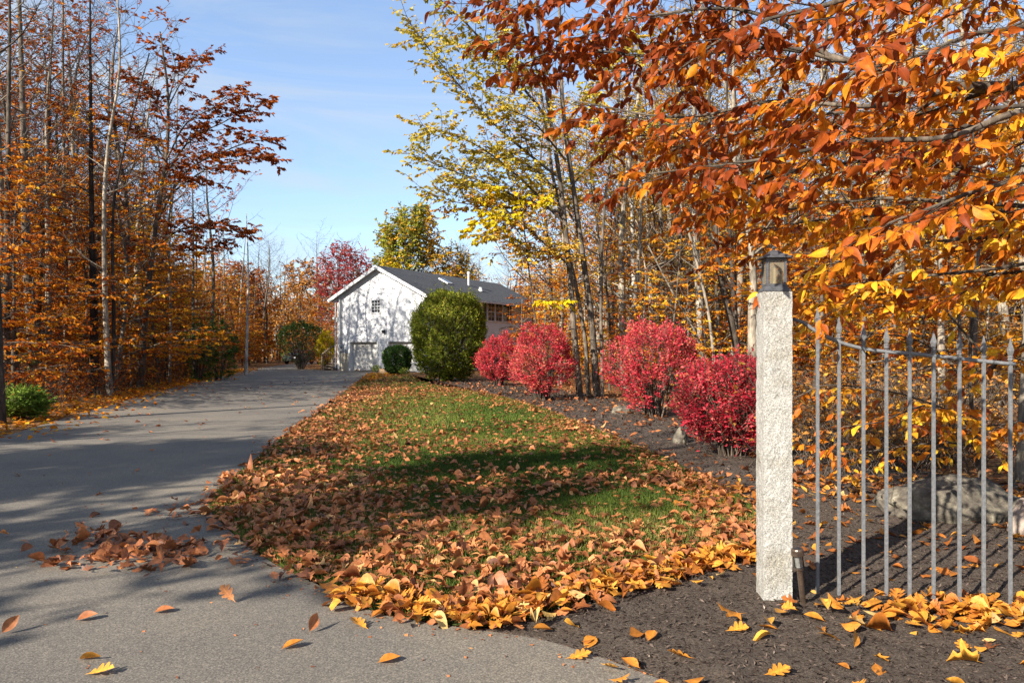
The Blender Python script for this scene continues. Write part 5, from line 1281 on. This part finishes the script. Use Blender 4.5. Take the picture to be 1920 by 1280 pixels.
def layer_tree(seed, h, bark, leafmat, name, label, group, nl=26, spread=.42, size=.135, leaf_n=6, low=.12, sec=.26, droop=.05, bias=0):
    """understorey beech: level sprays of leaves on long horizontal limbs"""
    root = thing(name, (0, 0, 0), label, 'tree', group); tr = Tree(seed); r = tr.r
    pts, rad = tr.path([(0, 0, -.1), (r.gauss(0, .03) * h, r.gauss(0, .03) * h, h * .45), (r.gauss(0, .05) * h, r.gauss(0, .05) * h, h)], h * .010, .01, n=16, wob=.015, sides=7)
    for k in range(nl):
        t = low + (1 - low) * (k + r.random()) / nl; i = min(int(t * 15), 14); a = k * 2.4 + r.uniform(-.5, .5)
        l2 = h * spread * r.uniform(.6, 1.15) * (1.15 - .8 * t)
        e = pts[i] + np.array([math.cos(a) * l2, math.sin(a) * l2, l2 * r.uniform(.05, .45)])
        lp, lr = tr.path([pts[i], pts[i] * .5 + e * .5 + np.array([0, 0, .06 * l2]), e], max(rad[i] * .4, .012), .006, n=8, wob=.05, sides=5)
        tr.dress(lp, lr, sec_gap=sec, sec_len=1.0, t0=.15, flat=.8, tw_gap=.22, tw_len=.4, leaf_n=leaf_n, leaf_p=.85, droop=droop, twr=.006, endtaper=.45)
    return finish(tr, root, bark, leafmat, size=size, ratio=.55, droop=.35, tilt=.75, clump=.2, bias=bias)

def dome_tree(seed, h, rx, bark, leafmat, name, label, group=None, size=.3, n_cl=60, per=70, base=.35, hue=None, spread=.9):
    """broad crown of leafy clumps carried on limbs, with gaps between"""
    root = thing(name, (0, 0, 0), label, 'tree', group); tr = Tree(seed); r = tr.r
    pts, rad = tr.path([(0, 0, -.1), (r.gauss(0, .02) * h, 0, h * .5), (r.gauss(0, .03) * h, 0, h * .92)], h * .013, .03, n=14, sides=8)
    for k in range(n_cl):
        t = r.random() ** .8; z = h * (base + (1 - base) * t); rr = rx * math.sqrt(max(.05, 1 - ((t - .38) / .66) ** 2)) * r.uniform(.35, 1.0) ** .6
        a = k * 2.4 + r.uniform(-.4, .4); e = np.array([math.cos(a) * rr, math.sin(a) * rr, z])
        i = min(int((base * .7 + (1 - base) * t * .75) * 13), 12)
        lp, lr = tr.path([pts[i], pts[i] * .45 + e * .55 + np.array([0, 0, -.05 * rr]), e], max(.02, rad[i] * .4), .012, n=7, wob=.06, sides=5)
        for q in range(per // 6):
            d = unit(np.array([r.gauss(0, 1), r.gauss(0, 1), r.gauss(.25, .7)])); l2 = spread * r.uniform(.5, 1.3)
            p0 = lp[r.choice((4, 5, 6))]; pm, p2 = tr.rod(p0, d, l2, .012, .006, np.array([0, 0, -.05])); tr.tw.append((*p0, *pm, *p2, 6))
    return finish(tr, root, bark, leafmat, size=size, ratio=.75, tilt=.8, droop=.3, clump=.18, hue=hue)

def pine(seed, h, name, label, group=None):
    root = thing(name, (0, 0, 0), label, 'tree', group); tr = Tree(seed); r = tr.r
    pts, rad = tr.path([(0, 0, -.1), (0, 0, h * .5), (r.gauss(0, .2), 0, h)], h * .011, .02, n=16, sides=7)
    for k in range(60):
        t = .25 + .75 * (k + r.random()) / 60; i = min(int(t * 15), 14); a = k * 2.4; l2 = h * .22 * (1.15 - t) * r.uniform(.7, 1.2) + .2
        e = pts[i] + np.array([math.cos(a) * l2, math.sin(a) * l2, l2 * .15])
        lp, lr = tr.path([pts[i], (pts[i] + e) / 2, e], .03, .008, n=6, wob=.05, sides=4)
        tr.dress(lp, lr, sec_gap=.3, sec_len=.7, t0=.3, flat=.6, tw_gap=.18, tw_len=.35, leaf_n=7, droop=0, up=.1, twr=.005)
    return finish(tr, root, 'bark_dark', 'pine', size=.2, ratio=.10, tilt=.8, spread=.8, droop=0)

def park(o):   # prototypes get their first real place later
    return o
LBL = {'paleR': 'pale tan bare trunk among many alike behind the red bushes and fence',
 'tallL': 'tall orange leaved tree among many alike in the left woods', 'goldR': 'tall golden brown leaved tree among many alike in the right woods',
 'bareL': 'tall bare grey tree among many alike in the left woods', 'bareR': 'tall bare grey tree among many alike in the right woods',
 'beechL': 'orange leaved understorey beech among many alike in the left woods', 'beechR': 'brown orange understorey beech among many alike in the right woods',
 'rusL': 'thin russet leaved tree among many alike in the left woods', 'brR': 'thin tree with a few brown leaves among many alike in the right woods',
 'farbare': 'bare twiggy tree in the distant tree line beyond the house', 'farorange': 'orange leaved tree in the distant tree line beyond house and woods',
 'sapL': 'thin leafless sapling in the left woods', 'sapR': 'thin leafless pale sapling in the right woods'}
GRP = {'paleR': 'pale trunks of the right woods', 'tallL': 'tall orange trees of the left woods', 'goldR': 'tall golden trees of the right woods', 'bareL': 'bare trees of the left woods', 'bareR': 'bare trees of the right woods', 'beechL': 'understorey beeches of the left woods', 'beechR': 'understorey beeches of the right woods',
       'rusL': 'russet trees of the left woods', 'brR': 'brown leaved trees of the right woods', 'farbare': 'bare trees of the distant tree line', 'farorange': 'orange trees of the distant tree line', 'sapL': 'saplings of the left woods', 'sapR': 'saplings of the right woods'}
PROTO = {}
PROTO['bare'] = [bare_tree(401 + k, 16 + k, ('bark', 'bark_light', 'bark')[k], 'bare_tree') for k in range(3)]
PROTO['russet'] = [bare_tree(411 + k, 14 + k, 'bark', 'russet_tree', 'russet', 5, .75, .17) for k in range(2)]
PROTO['brown'] = [bare_tree(421 + k, 13 + k, ('bark_light', 'bark')[k], 'brown_leaved_tree', 'brown', 4, .7, .14) for k in range(2)]
PROTO['beech'] = [layer_tree(431 + k, (7.5, 9.5, 6.0)[k], 'bark', 'beech_far', 'understorey_beech', '', '', nl=(34, 40, 30)[k]) for k in range(3)]
PROTO['beechbrown'] = [layer_tree(441 + k, (6.5, 8.5)[k], 'bark_light', ('brown', 'goldleaf')[k], 'understorey_beech', '', '', leaf_n=4.5, nl=28) for k in range(2)]
PROTO['tallorange'] = [bare_tree(471 + k, 14 + 2 * k, 'bark', 'orange_leaved_tree', 'beech_far', 6, .85, .16, nl=30, low=.22) for k in range(2)]
PROTO['gold'] = [bare_tree(481 + k, 14 + k, ('bark_light', 'bark', 'bark_light')[k], 'gold_leaved_tree', ('goldleaf', 'beech_far', 'goldleaf')[k], 6, .85, .16, nl=30, low=.2) for k in range(3)]
PROTO['paletrunk'] = [bare_tree(491 + k, 15 + 2 * k, 'bark_light', 'pale_tree', nl=14, low=.5) for k in range(2)]
PROTO['sap'] = [bare_tree(451 + k, 5.5 + k, ('bark_light', 'twig')[k], 'sapling', nl=12, low=.2, ll=.22) for k in range(2)]
PROTO['far'] = [dome_tree(461 + k, 12, 3.4, 'bark', ('beech_far', 'brown', 'russet')[k], 'autumn_tree', '', size=.26, n_cl=46, per=60, base=.12) for k in range(3)]
USED = set()
def place(kind, key, x, y, sc_, z=0):
    pr = random.choice(PROTO[kind])
    rz = random.uniform(0, 6.28); tl = (random.gauss(0, .025), random.gauss(0, .025))
    s = sc_ * random.uniform(.85, 1.18)
    if pr.name not in USED:
        USED.add(pr.name)
        pr.location = (x, y, z); pr.rotation_euler = (*tl, rz); pr.scale = (s,) * 3; pr['label'] = LBL[key]; pr['group'] = GRP[key]
        return pr
    return copy_thing(pr, (x, y, z), rz, s, LBL[key], GRP[key], tl)

random.seed(99)
def ledge(y):
    ys_ = [4, 8.2, 10.6, 12.8, 20, 30, 44, 58, 84, 110]; xs_ = [-40, -22, -14, -8.9, -11, -13.8, -17.2, -20.8, -25.5, -30]
    return float(np.interp(y, ys_, xs_))
def spread_points(n, gen, mind):
    out = []
    for _ in range(n * 40):
        p = gen()
        if all((p[0] - q[0]) ** 2 + (p[1] - q[1]) ** 2 > mind ** 2 for q in out): out.append(p)
        if len(out) >= n: break
    return out
# left woods
def gl(y0, y1, w0, w1):
    def f():
        
        while True:
            y = random.uniform(y0, y1); x = ledge(y) - random.uniform(w0, w1)
            if x > -.73 * y - 1.5: return (x, y)
    return f
for (x, y) in spread_points(32, gl(17, 50, 1.6, 9), 1.9): place('beech', 'beechL', x, y, 1.0)
for (x, y) in spread_points(26, gl(32, 78, 3, 18), 2.6): place('beech', 'beechL', x, y, 1.15)
for (x, y) in spread_points(22, gl(24, 60, 4, 20), 2.6): place('bare', 'bareL', x, y, .95)
for (x, y) in spread_points(12, gl(20, 56, 2.2, 12), 3.2): place('russet', 'rusL', x, y, .95)
for (x, y) in spread_points(22, gl(16, 50, 1.5, 8), 1.6): place('sap', 'sapL', x, y, .9)
for (x, y) in spread_points(10, gl(24, 60, 3.5, 16), 2.6): place('tallorange', 'tallL', x, y, .95)
for (x, y) in spread_points(5, gl(24, 48, 2.5, 14), 2.4): place('russet', 'rusL', x, y, 1.15)
for (x, y) in spread_points(10, gl(20, 40, 2.5, 14), 2.4): place('bare', 'bareL', x, y, .9)
# right woods
def gr(x0, x1, y0, y1):
    def f():
        while True:
            y = random.uniform(y0, y1); x = random.uniform(x0, x1)
            if x > 2.2 + .06 * (y - 20) and x / y < .95 and (y > 24.5 or x / y > .37): return (x, y)
    return f
for (x, y) in spread_points(28, gr(4, 40, 26, 60), 2.4): place('bare', 'bareR', x, y, .95)
for (x, y) in spread_points(22, gr(5, 36, 20, 60), 2.6): place('brown', 'brR', x, y, .95)
for (x, y) in spread_points(36, gr(5, 34, 18, 55), 2.0): place('beechbrown', 'beechR', x, y, .9)
for (x, y) in spread_points(22, gr(5.5, 28, 12, 44), 2.2): place('beech', 'beechR', x, y, .72)
for (x, y) in spread_points(34, gr(3, 20, 15, 40), 1.3): place('sap', 'sapR', x, y, .9)
for (x, y) in spread_points(44, lambda: gr(6, 46, 24, 62)(), 2.3): place('gold', 'goldR', x, y, .98)
for (x, y) in spread_points(5, lambda: (random.uniform(.9, 3.2), random.uniform(30, 44)), 1.6): place('beech', 'beechR', x, y, .75)
for (x, y) in spread_points(9, lambda: (random.uniform(1.8, 7.0), random.uniform(28, 40)), 1.8): place('gold', 'goldR', x, y, .82)
for (x, y) in spread_points(16, lambda: (random.uniform(4.0, 13), random.uniform(19, 34)), 1.7): place('beech', 'beechR', x, y, .75)
for (x, y) in spread_points(22, lambda: gr(7, 50, 44, 66)(), 2.2): place('gold', 'goldR', x, y, 1.12)
for (x, y) in spread_points(26, lambda: (random.uniform(9, 60), random.uniform(58, 84)), 3.0): place('far', 'farorange', x, y, 1.35)
for (x, y) in spread_points(14, gr(4, 22, 20, 38), 1.8): place('paletrunk', 'paleR', x, y, .95)
# distant tree line
for (x, y) in spread_points(44, lambda: (random.uniform(-52, 10), random.uniform(84, 125)), 2.8): place('far', 'farorange', x, y, .95)
for (x, y) in spread_points(34, lambda: (random.uniform(-50, 8), random.uniform(82, 112)), 2.4): place('bare', 'farbare', x, y, .84)
for (x, y) in spread_points(6, lambda: (random.uniform(-30, -19.5), random.uniform(66, 80)), 2.2): place('beech', 'farorange', x, y, .9)
for (x, y) in ((-16.6, 68), (-18.2, 72), (-15.2, 74)): place('beech', 'farorange', x, y, .8)

t_ = dome_tree(501, 17.3, 4.3, 'bark', 'orangegreen', 'maple_tree', 'tall round green maple turning orange behind the house roof', size=.30, n_cl=150, per=84, base=.35, hue=lambda p: np.where(p[:, 0] > 1.8, .3, -.05) + np.where(p[:, 2] < 9, .25, 0)); t_.location = (-11.0, 80, 0)
t_ = dome_tree(502, 13.2, 3.0, 'bark', 'redmaple', 'red_maple', 'pinkish red maple in the tree line left of the house roof', size=.22, n_cl=80, per=54, base=.3); t_.location = (-18.6, 80, 0)
t_ = dome_tree(503, 11.8, 2.6, 'bark', 'redmaple', 'red_maple', 'darker red maple just left of the roof peak', size=.22, n_cl=70, per=60, base=.3); t_.location = (-15.9, 76, 0); t_.rotation_euler[2] = 2
t_ = dome_tree(504, 11.3, 2.3, 'bark', 'yellow', 'yellow_tree', 'golden yellow tree right behind the roof peak', size=.24, n_cl=50, per=60, base=.4); t_.location = (-13.0, 77, 0)
t_ = dome_tree(505, 13.4, 3.0, 'bark', 'orangegreen', 'orange_tree', 'orange and green tree above the right part of the roof', size=.26, n_cl=80, per=60, base=.4, hue=lambda p: .3 + 0 * p[:, 0]); t_.location = (-6.3, 82, 0)
t_ = pine(506, 19, 'pine_tree', 'green pine high behind the overhanging beech boughs on the right'); t_.location = (21, 40, 0)
t_ = copy_thing(t_, (26, 52, 0), 1.5, 1.05, 'farther green pine deep in the right woods')
t_ = copy_thing(t_, (13.5, 56, 0), 2.5, .6, 'short green pine among bare trunks in the right woods')

# trees out of view to the left and behind the camera: they shade the drive and the lawn
for i, (x, y, k, s) in enumerate(((-20, 1.0, 'russet', 1.0), (-14.5, -4.2, 'russet', 1.0), (-21.5, -6, 'beech', 1.2), (-13.3, 17.0, 'sap', 1.2))):
    place(k, {'beech': 'beechL', 'russet': 'rusL', 'bare': 'bareL', 'sap': 'sapL'}[k], x, y, s)

for k, (x, y, h, rx, lab) in enumerate(((-12.1, -3.1, 10.8, 2.7, 'dense orange tree across the street behind the left shoulder, nearest the camera'), (-16.4, -1.0, 10.0, 2.8, 'dense orange tree across the street left of the nearest one'), (-20.2, 2.0, 9.0, 2.6, 'dense orange tree beside the drive mouth far outside the left edge'))):
    t_ = dome_tree(520 + k, h, rx, 'bark', 'beech_far', 'autumn_tree', lab, size=.24, n_cl=(44, 115, 110)[k], per=(90, 120, 120)[k], base=.2); t_.location = (x, y, 0)
for (x, y) in ((-20.6, 44.2), (-24.5, 43)): place('russet', 'rusL', x, y, 1.02)
t_ = layer_tree(530, 5.2, 'bark_light', 'beech_far', 'understorey_beech', 'small orange leaved tree with pale stems before the house side wall', None, nl=18, leaf_n=3, sec=.4); t_.location = (1.3, 30.5, 0)
t_ = layer_tree(531, 4.2, 'bark_light', 'brown', 'understorey_beech', 'smaller twiggy brown tree right of the round green bush', None, nl=14, leaf_n=2, sec=.45); t_.location = (.3, 38.5, 0)
# ------------------------------------------------------------------ undergrowth and the far wood
def brush(name, pts, hgt, leafmat, label, seed, leaf_p=.5, size=.09, mat='twig', nst=7, leaf_n=2.4):
    tr = Tree(seed); r = tr.r
    for (x, y) in pts:
        h = hgt * r.uniform(.4, 1.3)
        for k in range(nst):
            a = r.uniform(0, 6.28); p0 = np.array([x + r.gauss(0, .15), y + r.gauss(0, .15), 0.])
            d = unit(np.array([math.cos(a) * .5, math.sin(a) * .5, 1.0 + r.gauss(0, .2)]))
            pm, p2 = tr.rod(p0, d, h, .007, .003, np.array([math.cos(a) * .15, math.sin(a) * .15, -.1]))
            tr.twigs(p0 + (pm - p0) * .5, pm, p2, h * .8, None, .2, .28 * (h / hgt) + .1, leaf_n, leaf_p, .3, .02, .15, .003)
    V, F = rods_geo(tr.rods); lg = tr.leaves(size, .55, droop=.3, tilt=.7)
    o = link(name, make_mesh(name, V, [F], M[mat]))
    tag(o, label, 'undergrowth', kind='stuff')
    if lg:
        c = link('leaves', make_mesh('leaves', lg[0], lg[1], M[leafmat], {'rnd': lg[2]}), o)
random.seed(5)
brush('undergrowth', [gl(15, 60, .9, 10)() for _ in range(420)], 1.3, 'beech_far', 'tangled twiggy undergrowth with orange leaves along the left wood edge', 601, .6, .11)
brush('undergrowth', [gr(4, 26, 11, 46)() for _ in range(520)] + [(random.uniform(3.2, 6.5), random.uniform(8.6, 12)) for _ in range(60)], 1.25, 'brown', 'tangled twiggy undergrowth with brown leaves across the right woods', 602, .55, .10)

def far_wood(name, xr, yr, n_t, n_l, label, seed, hl, mats):
    r = np.random.default_rng(seed); tubes = []
    for k in range(n_t):
        x, y = r.uniform(*xr), r.uniform(*yr); h = r.uniform(9, 17)
        tubes.append((np.array([(x, y, 0), (x + r.normal(0, .2), y, h * .5), (x + r.normal(0, .5), y, h)]), np.array([.14, .1, .02]) * r.uniform(.7, 1.5), 5))
    V, F = tube_geo(tubes)
    o = link(name, make_mesh(name, V, [F], M['bark_light'])); tag(o, label, 'woods', kind='stuff')
    nc = 900
    c = np.stack([r.uniform(*xr, nc), r.uniform(*yr, nc), hl * r.beta(1.1, 1.9, nc)], 1)
    for (mt, fr) in mats:
        n = int(n_l * fr); ci = r.integers(0, nc, n)
        pos = c[ci] + r.normal(0, 1, (n, 3)) * np.array([1.3, 1.3, .8]); pos[:, 2] = np.abs(pos[:, 2]) + .05
        d = r.normal(0, 1, (n, 3)); nm = r.normal(0, .8, (n, 3)) + np.array([0, 0, .7])
        V, F, A = leaf_geo(pos, d, nm, r.uniform(.2, .42, n), r.uniform(.12, .26, n), np.clip(r.normal(.5, .25, n), 0, 1), T_LOW)
        link('foliage', make_mesh('foliage', V, F, M[mt], {'rnd': A}), o)
far_wood('far_woods', (6, 95), (60, 100), 260, 170000, 'far brown wood closing the view behind the right hand trees', 701, 15, (('brown', .62), ('beech_far', .25), ('pine', .13)))
far_wood('far_woods', (-95, -30), (58, 105), 170, 130000, 'far orange wood closing the view behind the left hand trees', 702, 13, (('beech_far', .5), ('brown', .4), ('darkgreen', .1)))
far_wood('far_woods', (-60, 14), (126, 150), 120, 90000, 'hazy brown wood closing the view behind the house', 703, 14, (('brown', .6), ('beech_far', .3), ('russet', .1)))
